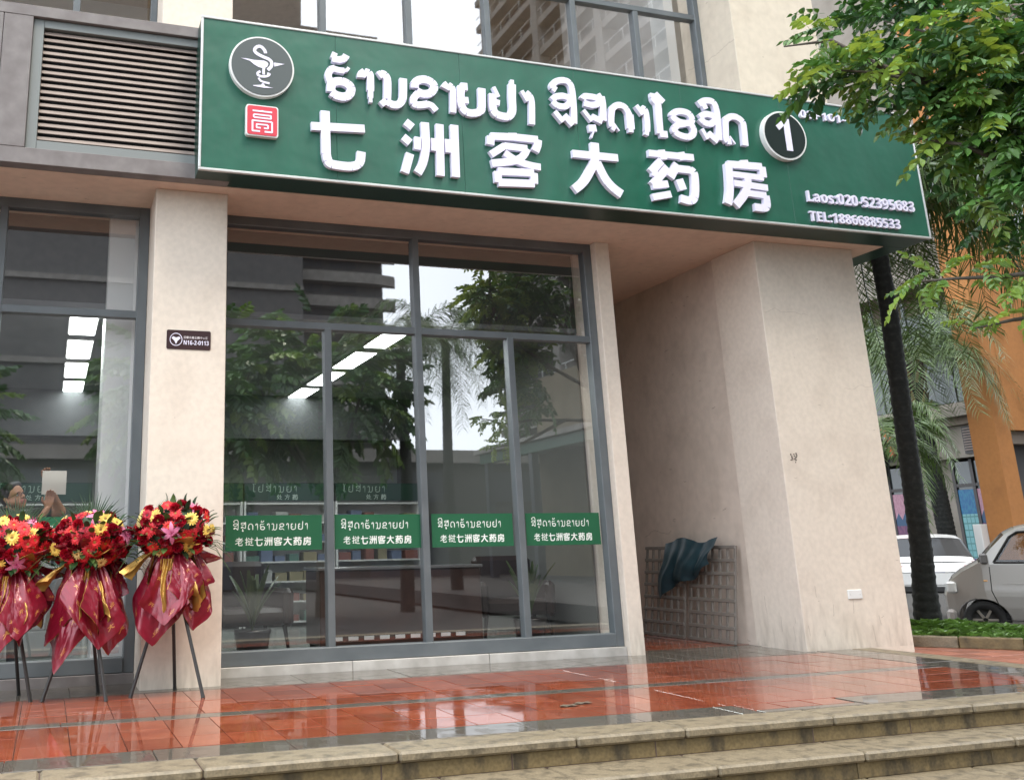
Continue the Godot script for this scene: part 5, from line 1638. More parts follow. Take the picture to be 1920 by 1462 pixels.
func small_things() -> void:
	var c := thing("cover_plate", "small white electrical cover plate low on the front of the corner pillar", "cover plate", V(7.6, 0.46, 0.0))
	bx("plate", V(0, 0, -0.002), V(0.172, 0.088, 0.012), M.white_paint, c, 0.004)
	for x in [0.026, 0.146]:
		var s := MB.new()
		s.xf = Transform3D(Basis(Vector3.RIGHT, PI / 2), V(x, 0.044, 0.0125))
		s.lathe([Vector2(0.006, 0.0), Vector2(0.005, 0.0015), Vector2(0.0005, 0.0015)], Vector3.ZERO, 10)
		obj("screw", s, M.trim, c)
	# scraped paint on the corner pillar
	var sc := thing("paint_scrape", "dark scraped patch of old paint on the corner pillar above head height", "paint mark", V(7.19, 1.84, 0.0015))
	var r := RandomNumberGenerator.new()
	r.seed = 5
	for i in 16:
		var p := PackedVector2Array()
		var at := Vector2(r.randfn() * 0.035, r.randfn() * 0.026)
		for k in 7: p.append(at + Vector2(cos(TAU * k / 7.0), sin(TAU * k / 7.0)) * r.randf_range(0.003, 0.013))
		var m := MB.new()
		m.prism(p, -0.001, 0.0004 + 0.0001 * i)
		obj("flake", m, flat(0.16, 0.13, 0.11, 0.8), sc)
	# white plastic lattice panels and a tarpaulin stacked in the passage
	var pl := flat(0.2, 0.175, 0.15, 0.55)
	for n in 2:
		var q := thing("lattice_panel", ["dirty white plastic lattice panel leaning on the passage wall, nearer the street", "dirty white plastic lattice panel leaning on the passage wall, deeper in the passage"][n], "lattice panel", V(6.86 - 0.03 * n, 0.0, -0.8 - 0.82 * n), 0.0, "plastic panels in the passage")
		q.rotation.z = -0.14
		for i in 7: bx("bar", V(-0.02, 0.0, -0.78 + 0.125 * i), V(0.0, 1.0, -0.745 + 0.125 * i), pl, q, 0.004)
		for i in 8: bx("slat", V(-0.034, 0.0 + 0.138 * i, -0.78), V(-0.021, 0.036 + 0.138 * i, 0.005), pl, q, 0.004)
	var t := MB.new()
	var rows := []
	for i in 22:
		var row := []
		for j in 30:
			var v := i / 21.0
			var u := j / 29.0
			row.append(V(6.92 - 0.14 * sin(v * 2.2) - 0.03 * sin(u * 16.0) * v - 0.009 * sin(u * 31.0 + v * 4.0) - 0.004 * sin(v * 14.0 - u * 13.0), 1.06 - 0.62 * v * (1.0 - 0.55 * u) - 0.03 * cos(u * 9.0), -1.95 + 0.95 * u + 0.05 * sin(v * 5.0)))
		rows.append(row)
	t.grid(rows)
	tag(obj("tarpaulin", t, world_tex(flat(1, 1, 1, 0.5), ramp_tex(201, 0.04, 128, [[0.0, 0.009, 0.03, 0.042], [1.0, 0.018, 0.055, 0.068]]), 2.0)), "crumpled teal tarpaulin hanging over the lattice panels in the passage", "tarpaulin")
	var mb := thing("meter_box", "pinkish box mounted high inside the passage beside the pier", "meter box", V(5.55, 3.0, -1.75))
	bx("case", V(-0.008, 0, 0), V(0.16, 0.42, 0.3), flat(0.5, 0.33, 0.28, 0.6), mb, 0.01)
	bx("cover", V(0.161, 0.03, 0.02), V(0.17, 0.39, 0.28), flat(0.55, 0.37, 0.32, 0.5), mb, 0.003)
	var pipe := MB.new()
	pipe.tube([V(0.06, 0.0, 0.15), V(0.06, -3.0, 0.15)], [0.014], 8)
	obj("conduit", pipe, M.dim_plaster, mb)
	# scraps on the wet tiles
	var spots := [[3.32, 2.03, "first"], [3.46, 1.97, "second"]]
	for s in spots:
		var m := MB.new()
		var rr := []
		for i in 4:
			var row := []
			for j in 5:
				row.append(V(s[0] + 0.03 * (j - 2) + 0.008 * sin(i * 2.0 + j), 0.004 + 0.008 * absf(sin(i * 1.7 + j * 1.3)), s[1] + 0.016 * (i - 1.5)))
			rr.append(row)
		m.grid(rr)
		tag(obj("fallen_leaf", m, flat(0.12, 0.1, 0.07, 0.6)), "%s of two wet fallen leaves on the red tiles before the main window" % ("left" if s[2] == "first" else "right"), "leaf", "fallen leaves")

func gerbera(petal: Color, heart: Color, n: int, r: float, cup: float) -> ArrayMesh:
	var m := MB.new()
	for ring in 2:
		var rr := r * (1.0 - 0.28 * ring)
		for k in n:
			var a := TAU * (k + 0.5 * ring) / n + 0.05 * sin(k * 7.0)
			var d := V(cos(a), sin(a), 0)
			var s := V(-sin(a), cos(a), 0)
			var w := rr * 2.3 / n
			var z := 0.004 + 0.006 * ring
			m.tint = petal * (0.82 + 0.3 * absf(sin(k * 3.7 + ring)))
			var p0 := d * rr * 0.15 + V(0, 0, z)
			var p1 := d * rr * 0.6 + V(0, 0, z + cup * rr * 0.35)
			var p2 := d * rr * (0.96 + 0.08 * sin(k * 5.0)) + V(0, 0, z + cup * rr * (0.2 + 0.15 * sin(k * 2.3)))
			m.tri(p0, p1 - s * w, p1 + s * w)
			m.tri(p1 - s * w, p2 - s * w * 0.45, p1 + s * w)
			m.tri(p1 + s * w, p2 - s * w * 0.45, p2 + s * w * 0.45)
	m.tint = heart
	m.xf = Transform3D(Basis(Vector3.RIGHT, PI / 2), V(0, 0, 0.006))
	m.lathe([Vector2(r * 0.24, 0.0), Vector2(r * 0.2, 0.006), Vector2(r * 0.1, 0.008), Vector2(0.0005, 0.005)], Vector3.ZERO, 10)
	return m.mesh()

func carnation(petal: Color, r: float, sd: int) -> ArrayMesh:
	var m := MB.new()
	var g := RandomNumberGenerator.new()
	g.seed = sd
	for k in 46:
		var d := V(g.randfn(), g.randfn(), absf(g.randfn()) + 0.2).normalized()
		var s := d.cross(V(g.randfn(), g.randfn(), g.randfn())).normalized()
		var q := d.cross(s)
		m.tint = petal * g.randf_range(0.6, 1.25)
		var c := d * r * 0.35
		m.tri(c, d * r + s * r * 0.42 + q * r * 0.1, d * r * 1.06 - s * r * 0.05 + q * r * 0.3)
		m.tri(c, d * r * 1.06 - s * r * 0.05 + q * r * 0.3, d * r * 0.95 - s * r * 0.4)
	return m.mesh()

func lily(petal: Color, heart: Color, r: float) -> ArrayMesh:
	var m := MB.new()
	for k in 6:
		var a := TAU * k / 6.0
		var d := V(cos(a), sin(a), 0)
		var s := V(-sin(a), cos(a), 0)
		var pts := []
		for i in 5:
			var t := i / 4.0
			var c := d * r * t + V(0, 0, r * (0.55 * t - 0.75 * t * t))
			var w := r * 0.19 * sin(PI * (0.1 + 0.86 * t)) + 0.001
			pts.append([c - s * w, c + V(0, 0, -0.1 * w), c + s * w])
		m.tint = petal.lerp(heart, 0.25 * (k % 2))
		m.grid(pts)
	m.tint = heart
	for k in 5: m.tube([Vector3.ZERO, V(cos(k * 1.25) * r * 0.25, sin(k * 1.25) * r * 0.25, r * 0.5)], [0.002, 0.003], 4)
	return m.mesh()

# a hanging sheet of wrapping paper, gathered at the neck, with folds and a pointed foot
func sheet(turn: float, neck: float, top: float, length: float, width: float, flare: float, point: float, sd: int, inset: float, reach := 0.0) -> MB:
	var g := RandomNumberGenerator.new()
	g.seed = sd
	var ph := g.randf() * TAU
	var ph2 := g.randf() * TAU
	var out := V(sin(turn), 0, cos(turn))
	var sd2 := V(cos(turn), 0, -sin(turn))
	var crease := noise(sd, 5.0, 3)
	var rows := []
	for i in 25:
		var v := i / 24.0
		var row := []
		for j in 33:
			var u := j / 16.0 - 1.0
			var l := length * (1.0 - point * absf(u - 0.25 * sin(ph2)) + 0.04 * sin(u * 4.0 + ph))
			var w := lerpf(0.05, width, pow(v, 0.75))
			var rad := neck + flare * sin(minf(v * 1.7, 1.57)) + v * 0.05 * sin(u * 4.0 + ph) + v * 0.012 * sin(u * 9.0 + ph2) + reach * v * v + 0.022 * (absf(crease.get_noise_3d(u * 0.55, v * 0.6, 0.0)) - 0.2) * minf(1.0, v * 3.0) + 0.012 * (1.0 - v) * sin(u * 15.0 + ph) - 0.07 * u * u * v - inset
			row.append(out * rad + sd2 * (u * w + 0.02 * v * sin(v * 6.0 + ph2)) + V(0, top - l * v + 0.03 * sin(u * 3.0 + ph) * v, 0))
		rows.append(row)
	var m := MB.new()
	m.grid(rows, false, true)
	return m

func flower_stands() -> void:
	# dark red foil printed with gold characters, gold inside
	var im := Image.create_empty(512, 512, false, Image.FORMAT_RGB8)
	var nz := nimg(211, 0.02, 512, 3)
	for y in 512:
		for x in 512:
			var f := 0.85 + 0.3 * nz.get_pixel(x, y).r
			im.set_pixel(x, y, (Color(0.2, 0.005, 0.02) * f).linear_to_srgb())
	var gold_ink := Color(0.72, 0.5, 0.26)
	var signs := ["kai", "ye", "da", "ji"]
	for i in 4:
		for j in 3:
			print_strokes(im, GL[signs[(i + j) % 4]].s, Vector2(60 + 168 * j + 50 * (i % 2), 98 + 122 * i), 0.42, gold_ink, 1.25)
	var paper := flat(1, 1, 1, 0.34)
	paper.albedo_texture = tex(im)
	paper.metallic = 0.15
	paper.clearcoat_enabled = true
	paper.clearcoat = 0.35
	paper.clearcoat_roughness = 0.15
	paper.uv1_scale = V(1.0, 1.3, 1)
	var gold := flat(0.5, 0.29, 0.07, 0.34, 0.5)
	var iron := flat(0.022, 0.021, 0.02, 0.45)
	var green := [flat(0.03, 0.075, 0.02, 0.45), flat(0.07, 0.13, 0.03, 0.45), flat(0.02, 0.05, 0.018, 0.5)]
	var petal := flat(1, 1, 1, 0.5)
	petal.vertex_color_use_as_albedo = true
	petal.backlight_enabled = true
	petal.backlight = Color(0.3, 0.3, 0.3)
	var blooms := [gerbera(Color(0.6, 0.012, 0.02), Color(0.3, 0.12, 0.02), 15, 0.053, 0.5), gerbera(Color(0.4, 0.004, 0.018), Color(0.1, 0.01, 0.01), 15, 0.052, 0.6), gerbera(Color(0.78, 0.52, 0.1), Color(0.3, 0.16, 0.02), 14, 0.055, 0.4), gerbera(Color(0.66, 0.025, 0.02), Color(0.5, 0.2, 0.03), 15, 0.05, 0.5), carnation(Color(0.5, 0.008, 0.03), 0.046, 1), carnation(Color(0.36, 0.004, 0.022), 0.046, 2), lily(Color(0.66, 0.2, 0.34), Color(0.42, 0.04, 0.14), 0.085), gerbera(Color(0.8, 0.6, 0.22), Color(0.35, 0.2, 0.03), 14, 0.046, 0.5)]
	var names := ["gerbera", "gerbera", "gerbera", "gerbera", "carnation", "carnation", "lily", "gerbera"]
	var places := [
		[V(0.93, 0, 0.35), [V(1.15, 0, 0.59), V(0.65, 0, 0.36), V(1.01, 0, 0.06)], "flower stand in front of the column, rightmost of three with dark red foil wrapping"],
		[V(0.31, -0.07, 0.27), [V(0.03, 0, 0.3), V(0.47, 0, 0.47), V(0.44, 0, -0.05)], "middle flower stand of three, its foil wrapping hanging lowest to a long point"],
		[V(-0.24, -0.1, 0.22), [V(-0.55, 0, 0.28), V(-0.05, 0, 0.26), V(-0.14, 0, -0.16)], "leftmost flower stand, cut by the left edge, in front of the left window"]]
	for n in 3:
		var at: Vector3 = places[n][0]
		var st := thing("flower_stand", places[n][2], "flower stand", at, 0.0, "congratulation flower stands")
		var g := RandomNumberGenerator.new()
		g.seed = 300 + n
		for f in places[n][1]:
			var m := MB.new()
			var foot: Vector3 = V(f.x - at.x, -at.y, f.z - at.z)
			m.tube([foot, V(foot.x * 0.97, foot.y + 0.03, foot.z * 0.97), V(-foot.x * 0.12, 1.08, -foot.z * 0.12)], [0.016, 0.0135, 0.0125], 8)
			obj("leg", m, iron, st)
		# wrapping
		var low: float = [0.70, 0.80, 0.66][n]
		var sheets := [[-0.6, low, 0.26, 0.13], [0.75, low * 0.86, 0.25, 0.13], [0.05, low * 0.8, 0.24, 0.16], [1.75, low * 0.72, 0.2, 0.1], [-1.7, low * 0.78, 0.2, 0.1], [3.1, low * 0.75, 0.2, 0.06]]
		for k in sheets.size():
			var s: Array = sheets[k]
			var tw: float = s[0] + g.randf_range(-0.15, 0.15)
			obj("wrapping", sheet(tw, 0.075 + 0.012 * k, 1.06, s[1], s[2], s[3], 0.42, 40 + n * 10 + k, 0.0), paper, st)
			obj("lining", sheet(tw, 0.075 + 0.012 * k, 1.06, s[1], s[2], s[3], 0.42, 40 + n * 10 + k, 0.006), gold, st)
		# folds that show their gold side
		for k in 2:
			obj("gold_fold", sheet([-0.3, 0.55, -1.1][k] + g.randf_range(-0.2, 0.2), 0.16 + 0.02 * k, [0.98, 0.9, 1.05][k], [0.4, 0.3, 0.2][k], 0.04, 0.08, 0.3, 90 + n * 5 + k, 0.0), gold, st)
		# collar under the flowers and a bow at the side
		for k in 9:
			var a := TAU * k / 9.0 + 0.3
			obj("collar", sheet(a, 0.06, 1.08, -0.03 - 0.04 * (k % 3), 0.1, 0.19, 0.3, 120 + n * 11 + k, 0.0, 0.05), paper if k % 3 else gold, st)
		for k in 3:
			obj("bow", sheet([1.35, -1.4, 1.7][k], 0.14, 1.07, [0.3, 0.22, 0.12][k], 0.05, 0.11, 0.15, 150 + n * 5 + k, 0.0, [0.02, 0.12, 0.1][k]), paper if k != 1 else gold, st)
		# foliage: filler leaves, fan of palm blades, long grass
		var c := V(0, 1.19, 0.02)
		var core := MB.new()
		core.xf = Transform3D(Basis().scaled(V(1.0, 0.74, 0.8)), c)
		core.lathe([Vector2(0.001, -0.255), Vector2(0.13, -0.22), Vector2(0.22, -0.13), Vector2(0.255, 0.0), Vector2(0.22, 0.13), Vector2(0.13, 0.22), Vector2(0.001, 0.255)], Vector3.ZERO, 18)
		obj("foam_core", core, green[2], st)  # dark green foam ball that fills the bouquet behind the flowers
		for k in 50:
			var d := V(g.randfn(), g.randfn() * 0.8, absf(g.randfn()) * 0.9 - 0.1).normalized()
			var e := c + d * V(0.27, 0.19, 0.2)
			var l := MB.new()
			var sd := d.cross(V(0.1, 1, 0.2)).normalized()
			var up := sd.cross(d)
			var rows := []
			for i in 5:
				var t := i / 4.0
				var w := 0.024 * sin(PI * (0.08 + 0.9 * t))
				var p := e + d * 0.1 * t + up * 0.03 * sin(t * 2.0)
				rows.append([p - sd * w, p - up * 0.004, p + sd * w])
			l.grid(rows)
			obj("leaf", l, green[k % 3], st)
		for k in 30:
			var a := -1.25 + 2.5 * k / 29.0
			var l := MB.new()
			var d := V(sin(a), cos(a), -0.15)
			var s := V(cos(a), -sin(a), 0) * 0.006
			var b := c + V(0.02 if n else 0.0, 0.1, -0.1)
			var len := 0.27 + 0.04 * sin(k * 2.0) if n > 0 else 0.16
			l.tri(b, b + d * len * 0.55 + s, b + d * len)
			l.tri(b, b + d * len, b + d * len * 0.55 - s)
			obj("palm_blade", l, green[2], st)
		for k in 12:
			var a: float = g.randf_range(-0.5, 0.35) if k < 7 else PI + g.randf_range(-0.3, 0.5)
			var l := MB.new()
			var d := V(cos(a), sin(a), g.randf_range(0.0, 0.5))
			var b := c + V(signf(cos(a)) * 0.2, -0.1, 0.05)
			l.tube([b, b + d * 0.13, b + d * 0.25 + V(0, -0.06 - 0.05 * (k % 3), 0)], [0.003, 0.0024, 0.0008], 4)
			obj("grass_blade", l, green[k % 3], st)
		# the flowers themselves, set over a dome that faces the street
		var placed: Array[Vector3] = []
		var tries := 0
		while placed.size() < 84 and tries < 4000:
			tries += 1
			var d := V(g.randf_range(-1, 1), g.randf_range(-0.75, 1.0), g.randf_range(-0.25, 1.0))
			if d.length() > 1.0 or d.length() < 0.3: continue
			d = d.normalized()
			var far := true
			for p in placed:
				if p.distance_to(d) < 0.2: far = false
			if not far: continue
			var id := placed.size()
			placed.append(d)
			var kind: int = [0, 4, 2, 5, 0, 1, 3, 0, 5, 3, 0, 4, 0, 5, 7, 4, 1][id % 17]
			if id in [9, 23, 40]: kind = 6
			var fl := obj(names[kind], blooms[kind], petal, st)
			var pos := c + d * V(0.268, 0.185, 0.215) * (g.randf_range(0.88, 1.12) + (0.09 if kind in [2, 7, 6] else 0.0))
			var face := (d + V(0, -0.05, 0.45) + V(g.randfn(), g.randfn(), 0) * 0.2).normalized()
			fl.transform = Transform3D(Basis(V(0, 1, 0).cross(face).normalized(), face.cross(V(0, 1, 0).cross(face).normalized()), face) * Basis(V(0, 0, 1), g.randf() * TAU), pos)

# distance to a tapered capsule between two joints
func cap(p: Vector3, a: Vector3, b: Vector3, ra: float, rb: float) -> float:
	var ab := b - a
	var t := clampf((p - a).dot(ab) / maxf(ab.length_squared(), 1e-9), 0.0, 1.0)
	return p.distance_to(a + ab * t) - lerpf(ra, rb, t)

# surface nets over the smooth union of tapered capsules [a, b, radius a, radius b, colour]; added to the builder
func nets(m: MB, prims: Array, cell: float, k: float, cut := []) -> void:
	var lo := Vector3.ONE * 1e9
	var hi := -lo
	for q in prims:
		var r := maxf(q[2], q[3]) + cell * 2.0 + k
		lo = lo.min(q[0] - Vector3.ONE * r).min(q[1] - Vector3.ONE * r)
		hi = hi.max(q[0] + Vector3.ONE * r).max(q[1] + Vector3.ONE * r)
	var n := Vector3i((hi - lo) / cell) + Vector3i.ONE * 2
	var sy := n.x
	var sz := n.x * n.y
	var field := PackedFloat32Array()
	field.resize(n.x * n.y * n.z)
	field.fill(1e3)
	# each capsule only visits the cells near it; exp sums give the smooth union
	var kk := 1.0 / k
	var acc := PackedFloat32Array()
	acc.resize(field.size())
	for q in prims:
		var r: float = maxf(q[2], q[3]) + cell * 2.0 + k * 2.0
		var a: Vector3 = q[0].min(q[1]) - Vector3.ONE * r
		var b: Vector3 = q[0].max(q[1]) + Vector3.ONE * r
		var i0 := Vector3i(((a - lo) / cell).max(Vector3.ZERO))
		var i1 := Vector3i(((b - lo) / cell).min(Vector3(n) - Vector3.ONE))
		for z in range(i0.z, i1.z + 1):
			for y in range(i0.y, i1.y + 1):
				for x in range(i0.x, i1.x + 1):
					var d := cap(lo + Vector3(x, y, z) * cell, q[0], q[1], q[2], q[3])
					if d < k * 4.0: acc[x + y * sy + z * sz] += exp(-maxf(d, -k * 8.0) * kk)
	for i in field.size():
		if acc[i] > 0.0: field[i] = -log(acc[i]) * k
	for c in cut:   # dents
		for z in n.z:
			for y in n.y:
				for x in n.x:
					var i := x + y * sy + z * sz
					if field[i] < 0.1: field[i] = maxf(field[i], -cap(lo + Vector3(x, y, z) * cell, c[0], c[1], c[2], c[3]))
	var vid := {}
	var pts := PackedVector3Array()
	var nrm := PackedVector3Array()
	var cols := PackedColorArray()
	for z in n.z - 1:
		for y in n.y - 1:
			for x in n.x - 1:
				var i := x + y * sy + z * sz
				var neg := 0
				var v := [field[i], field[i + 1], field[i + sy], field[i + sy + 1], field[i + sz], field[i + sz + 1], field[i + sz + sy], field[i + sz + sy + 1]]
				for q in 8:
					if v[q] < 0.0: neg += 1
				if neg == 0 or neg == 8: continue
				var sum := Vector3.ZERO
				var cnt := 0
				for e in [[0, 1], [2, 3], [4, 5], [6, 7], [0, 2], [1, 3], [4, 6], [5, 7], [0, 4], [1, 5], [2, 6], [3, 7]]:
					var a: float = v[e[0]]
					var b: float = v[e[1]]
					if (a < 0.0) == (b < 0.0): continue
					var t := a / (a - b)
					var pa := Vector3(e[0] & 1, (e[0] >> 1) & 1, e[0] >> 2)
					var pb := Vector3(e[1] & 1, (e[1] >> 1) & 1, e[1] >> 2)
					sum += pa.lerp(pb, clampf(t, 0.0, 1.0))
					cnt += 1
				var p := lo + (Vector3(x, y, z) + sum / cnt) * cell
				vid[i] = pts.size()
				pts.append(p)
				nrm.append(Vector3(v[1] + v[3] + v[5] + v[7] - v[0] - v[2] - v[4] - v[6], v[2] + v[3] + v[6] + v[7] - v[0] - v[1] - v[4] - v[5], v[4] + v[5] + v[6] + v[7] - v[0] - v[1] - v[2] - v[3]).normalized())
				var best := 1e9
				var col := Color.WHITE
				for q in prims:
					var d := cap(p, q[0], q[1], q[2], q[3])
					if d < best:
						best = d
						col = q[4]
				cols.append(col)
	var emit := func(a: int, b: int, c: int) -> void:
		for j in [a, b, c]:
			m.tint = cols[j]
			m.vert(pts[j], nrm[j])
	for i in vid:
		var x: int = i % sy
		var y: int = (i / sy) % n.y
		var z: int = i / sz
		for ax in 3:
			var st: int = [1, sy, sz][ax]
			var u: int = [sy, sz, 1][ax]
			var w: int = [sz, 1, sy][ax]
			if [y, z, x][ax] == 0 or [z, x, y][ax] == 0: continue
			var a := field[i]
			var b := field[i + st]
			if (a < 0.0) == (b < 0.0): continue
			if not (vid.has(i - u) and vid.has(i - w) and vid.has(i - u - w)): continue
			var q := [vid[i], vid[i - u], vid[i - u - w], vid[i - w]]
			if a < 0.0:
				emit.call(q[0], q[2], q[1])
				emit.call(q[0], q[3], q[2])
			else:
				emit.call(q[0], q[1], q[2])
				emit.call(q[0], q[2], q[3])

# a hand as capsules: palm, four fingers, thumb; fingers bend by curl
func hand(wrist: Vector3, along: Vector3, palm_normal: Vector3, right: float, curl: float, skin: Color) -> Array:
	var f := along.normalized()
	var nn := (palm_normal - f * palm_normal.dot(f)).normalized()
	var s := f.cross(nn) * right
	var out := []
	for i in 4:
		var o := (i - 1.5) * 0.021
		out.append([wrist + f * 0.012 + s * o * 0.7, wrist + f * 0.088 + s * o, 0.013, 0.0105, skin])
		var l: float = [0.062, 0.074, 0.069, 0.052][i]
		var a := wrist + f * 0.088 + s * o
		var d := f
		for j in 3:
			d = (d * cos(curl) + nn * sin(curl)).normalized() if j > 0 else (f * cos(curl * 0.6) + nn * sin(curl * 0.6)).normalized()
			var seg: float = l * [0.46, 0.3, 0.24][j]
			out.append([a, a + d * seg, 0.0095 - 0.0008 * j, 0.0088 - 0.0008 * j, skin])
			a += d * seg
	var tb := wrist + f * 0.025 - s * 0.03
	var t1 := tb + (f * 0.7 - s * 0.7 + nn * 0.4).normalized() * 0.042
	var t2 := t1 + (f * 0.95 - s * 0.2 + nn * 0.5).normalized() * 0.032
	out.append([tb, t1, 0.0135, 0.0105, skin])
	out.append([t1, t2, 0.0105, 0.0085, skin])
	return out

func shop_person() -> void:
	var o := V(-0.34, -0.02, -1.0)
	var p := thing("person", "person in a dark polo shirt and glasses behind the left window, looking up and holding a sheet of paper to the glass", "person", o)
	p.set_meta("label", "person in dark polo shirt and glasses looking up, pressing paper to the left window")
	var skin := Color(0.42, 0.22, 0.13)
	var shirt := Color(0.012, 0.013, 0.015)
	var trousers := Color(0.03, 0.032, 0.04)
	var shoe := Color(0.05, 0.045, 0.04)
	var w := func(x: float, y: float, z: float) -> Vector3: return V(x, y, z) - o
	var m := MB.new()
	var sl: Vector3 = w.call(-0.17, 1.36, -1.1)      # far shoulder
	var sr: Vector3 = w.call(-0.45, 1.36, -0.86)     # near shoulder
	var el: Vector3 = w.call(0.1, 1.4, -1.0)
	var er: Vector3 = w.call(-0.13, 1.21, -0.76)
	var wl: Vector3 = w.call(-0.02, 1.63, -0.84)
	var wr: Vector3 = w.call(-0.01, 1.42, -0.755)
	var hips := V(0, 0.88, 0)
	var body := [
		[V(-0.07, 0.9, 0.06), V(0.07, 0.9, -0.06), 0.13, 0.13, trousers], [V(0, 0.95, 0), V(0.0, 1.1, 0.0), 0.135, 0.14, shirt],
		[sr * V(0.55, 0, 0.55) + V(0, 1.16, 0), sl * V(0.55, 0, 0.55) + V(0, 1.16, 0), 0.125, 0.125, shirt], [sr * 0.8 + V(0, 0.2, 0) * 1.25, sl * 0.8 + V(0, 0.2, 0) * 1.25, 0.085, 0.085, shirt],
		[sr, sr.lerp(er, 0.62), 0.062, 0.058, shirt], [sr.lerp(er, 0.55), er, 0.043, 0.038, skin], [er, wr, 0.04, 0.027, skin],
		[sl, sl.lerp(el, 0.62), 0.062, 0.058, shirt], [sl.lerp(el, 0.55), el, 0.043, 0.038, skin], [el, wl, 0.04, 0.027, skin],
		[V(0.0, 1.32, 0), V(0.035, 1.46, 0.03), 0.062, 0.055, skin], [V(-0.03, 1.35, 0.02), V(0.04, 1.35, 0.02), 0.07, 0.07, shirt],
		[V(-0.09, 0.86, 0.07), V(-0.1, 0.46, 0.1), 0.088, 0.062, trousers], [V(-0.1, 0.46, 0.1), V(-0.1, 0.16, 0.07), 0.062, 0.045, trousers],
		[V(0.09, 0.86, -0.07), V(0.11, 0.46, -0.04), 0.088, 0.062, trousers], [V(0.11, 0.46, -0.04), V(0.11, 0.16, -0.08), 0.062, 0.045, trousers],
		[V(-0.1, 0.112, 0.05), V(-0.0, 0.106, 0.16), 0.042, 0.036, shoe], [V(0.11, 0.112, -0.1), V(0.22, 0.106, 0.0), 0.042, 0.036, shoe]]
	nets(m, body, 0.017, 0.014)
	nets(m, hand(wl, V(-0.25, 0.95, 0.3), V(0.1, 0.1, 1.0), -1.0, 0.5, skin), 0.0055, 0.003)
	nets(m, hand(wr, V(0.15, 0.95, 0.15), V(0.05, 0.1, 1.0), 1.0, 0.35, skin), 0.0055, 0.003)
	# head, turned up and to the right
	var f := V(0.62, 0.36, 0.62).normalized()
	var up := (V(-0.45, 0.9, -0.12) - f * V(-0.45, 0.9, -0.12).dot(f)).normalized()
	var rt := up.cross(f)
	var hb := Transform3D(Basis(rt, up, f), V(0.045, 1.525, 0.045))
	var h := func(x: float, y: float, z: float) -> Vector3: return hb * V(x, y, z)
	var head := [
		[h.call(0, 0.04, -0.02), h.call(0, 0.05, 0.02), 0.082, 0.076, skin], [h.call(0, 0.0, 0.02), h.call(0, -0.06, 0.045), 0.064, 0.045, skin], [h.call(0, -0.075, 0.05), h.call(0, -0.09, 0.06), 0.032, 0.026, skin],
		[h.call(-0.045, -0.03, 0.015), h.call(0.045, -0.03, 0.015), 0.04, 0.04, skin], [h.call(-0.03, 0.028, 0.075), h.call(0.03, 0.028, 0.075), 0.016, 0.016, skin],
		[h.call(0, 0.012, 0.088), h.call(0, -0.022, 0.104), 0.009, 0.013, skin], [h.call(-0.012, -0.026, 0.094), h.call(0.012, -0.026, 0.094), 0.009, 0.009, skin],
		[h.call(-0.02, -0.054, 0.086), h.call(0.02, -0.054, 0.086), 0.009, 0.009, Color(0.36, 0.13, 0.1)], [h.call(-0.016, -0.066, 0.083), h.call(0.016, -0.066, 0.083), 0.009, 0.009, Color(0.36, 0.13, 0.1)],
		[h.call(-0.077, -0.018, -0.01), h.call(-0.083, 0.018, -0.016), 0.013, 0.017, skin], [h.call(0.077, -0.018, -0.01), h.call(0.083, 0.018, -0.016), 0.013, 0.017, skin],
		[h.call(0, -0.05, -0.03), V(0.03, 1.43, 0.02), 0.052, 0.054, skin]]
	nets(m, head, 0.0055, 0.006, [[h.call(-0.034, 0.008, 0.098), h.call(-0.03, 0.008, 0.098), 0.017, 0.017], [h.call(0.03, 0.008, 0.098), h.call(0.034, 0.008, 0.098), 0.017, 0.017]])
	var bm := flat(1, 1, 1, 0.6)
	bm.vertex_color_use_as_albedo = true
	obj("body", m, bm, p)
	var hair := MB.new()
	nets(hair, [[h.call(0, 0.06, -0.035), h.call(0, 0.075, 0.0), 0.082, 0.074, Color(0.012, 0.01, 0.01)], [h.call(0, 0.01, -0.055), h.call(0, -0.03, -0.055), 0.066, 0.05, Color(0.012, 0.01, 0.01)], [h.call(-0.045, 0.098, 0.045), h.call(0.045, 0.098, 0.045), 0.037, 0.037, Color(0.012, 0.01, 0.01)], [h.call(-0.066, 0.06, 0.02), h.call(-0.072, 0.02, -0.02), 0.024, 0.02, Color(0.012, 0.01, 0.01)], [h.call(0.066, 0.06, 0.02), h.call(0.072, 0.02, -0.02), 0.024, 0.02, Color(0.012, 0.01, 0.01)]], 0.007, 0.008)
	obj("hair", hair, bm, p)
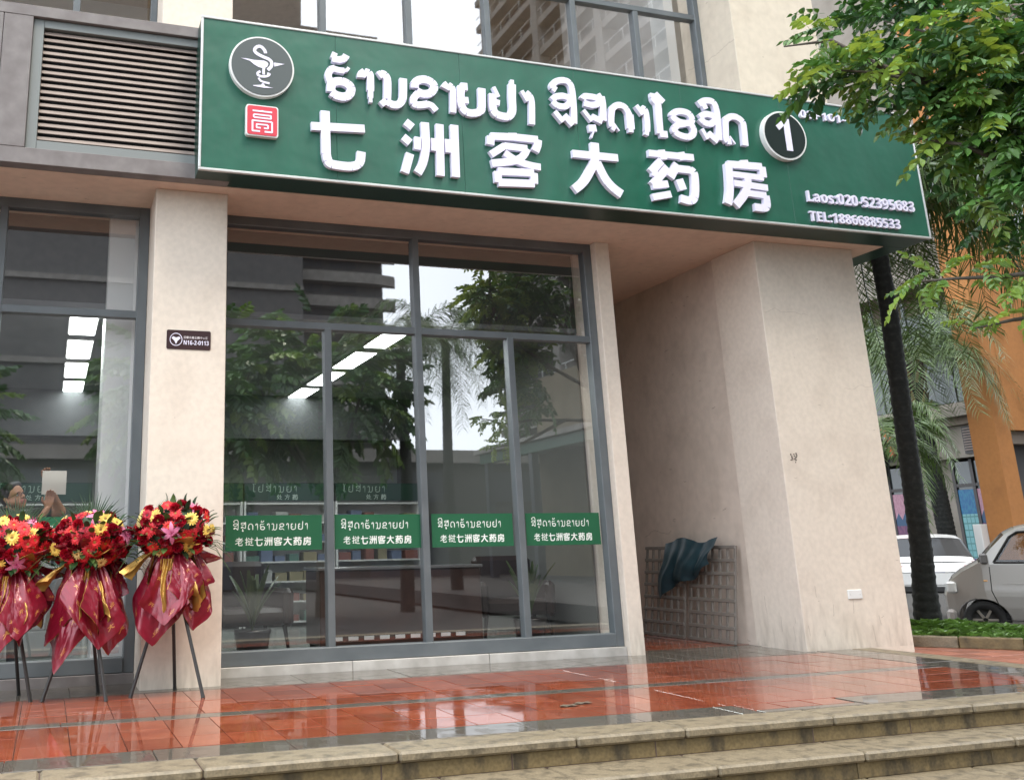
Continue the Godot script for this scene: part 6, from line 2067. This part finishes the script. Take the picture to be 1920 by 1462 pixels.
	for s in [-0.032, 0.032]:
		var e := MB.new()
		e.xf = Transform3D(hb.basis * Basis(Vector3.RIGHT, PI / 2), h.call(s, 0.008, 0.074))
		e.lathe([Vector2(0.0125, -0.004), Vector2(0.011, 0.006), Vector2(0.0065, 0.0105), Vector2(0.0005, 0.0125)], Vector3.ZERO, 12)
		obj("eye", e, flat(0.6, 0.58, 0.55, 0.2), p)
		var iris := MB.new()
		iris.xf = Transform3D(hb.basis * Basis(Vector3.RIGHT, PI / 2), h.call(s, 0.008, 0.0855))
		iris.lathe([Vector2(0.0055, 0.0), Vector2(0.0005, 0.0018)], Vector3.ZERO, 10)
		obj("iris", iris, M.black, p)
	var gl := MB.new()
	for s in [-0.034, 0.034]:
		var ring := []
		for k in 21: ring.append(h.call(s + 0.026 * cos(TAU * k / 20.0), 0.006 + 0.019 * sin(TAU * k / 20.0), 0.105))
		gl.tube(ring, [0.002], 5, false)
		gl.tube([h.call(s + signf(s) * 0.026, 0.012, 0.105), h.call(signf(s) * 0.084, 0.014, 0.0)], [0.002], 5)
	gl.tube([h.call(-0.009, 0.008, 0.107), h.call(0.009, 0.008, 0.107)], [0.002], 5)
	obj("glasses", gl, M.black, p)
	var col := MB.new()
	var ring2 := []
	for k in 17: ring2.append(V(0.025 + 0.075 * cos(TAU * k / 16.0), 1.395 - 0.02 * sin(TAU * k / 16.0), 0.02 + 0.07 * sin(TAU * k / 16.0)))
	col.tube(ring2, [0.014], 6, false)
	obj("collar", col, flat(0.03, 0.03, 0.032, 0.8), p)
	# the sheet of paper
	var sh := MB.new()
	var rows := []
	for i in 6:
		var row := []
		for j in 6: row.append(V(-0.07 + 0.2 * j / 5.0, 1.73 - 0.2 * i / 5.0, -0.722 + 0.012 * sin(i * 0.8) - 0.01 * (j - 2) * (j - 2) * 0.06))
		rows.append(row)
	sh.grid(rows, false, true)
	tag(obj("paper_sheet", sh, flat(0.6, 0.57, 0.5, 0.8)), "creased cream sheet of paper held against the inside of the left window", "paper")
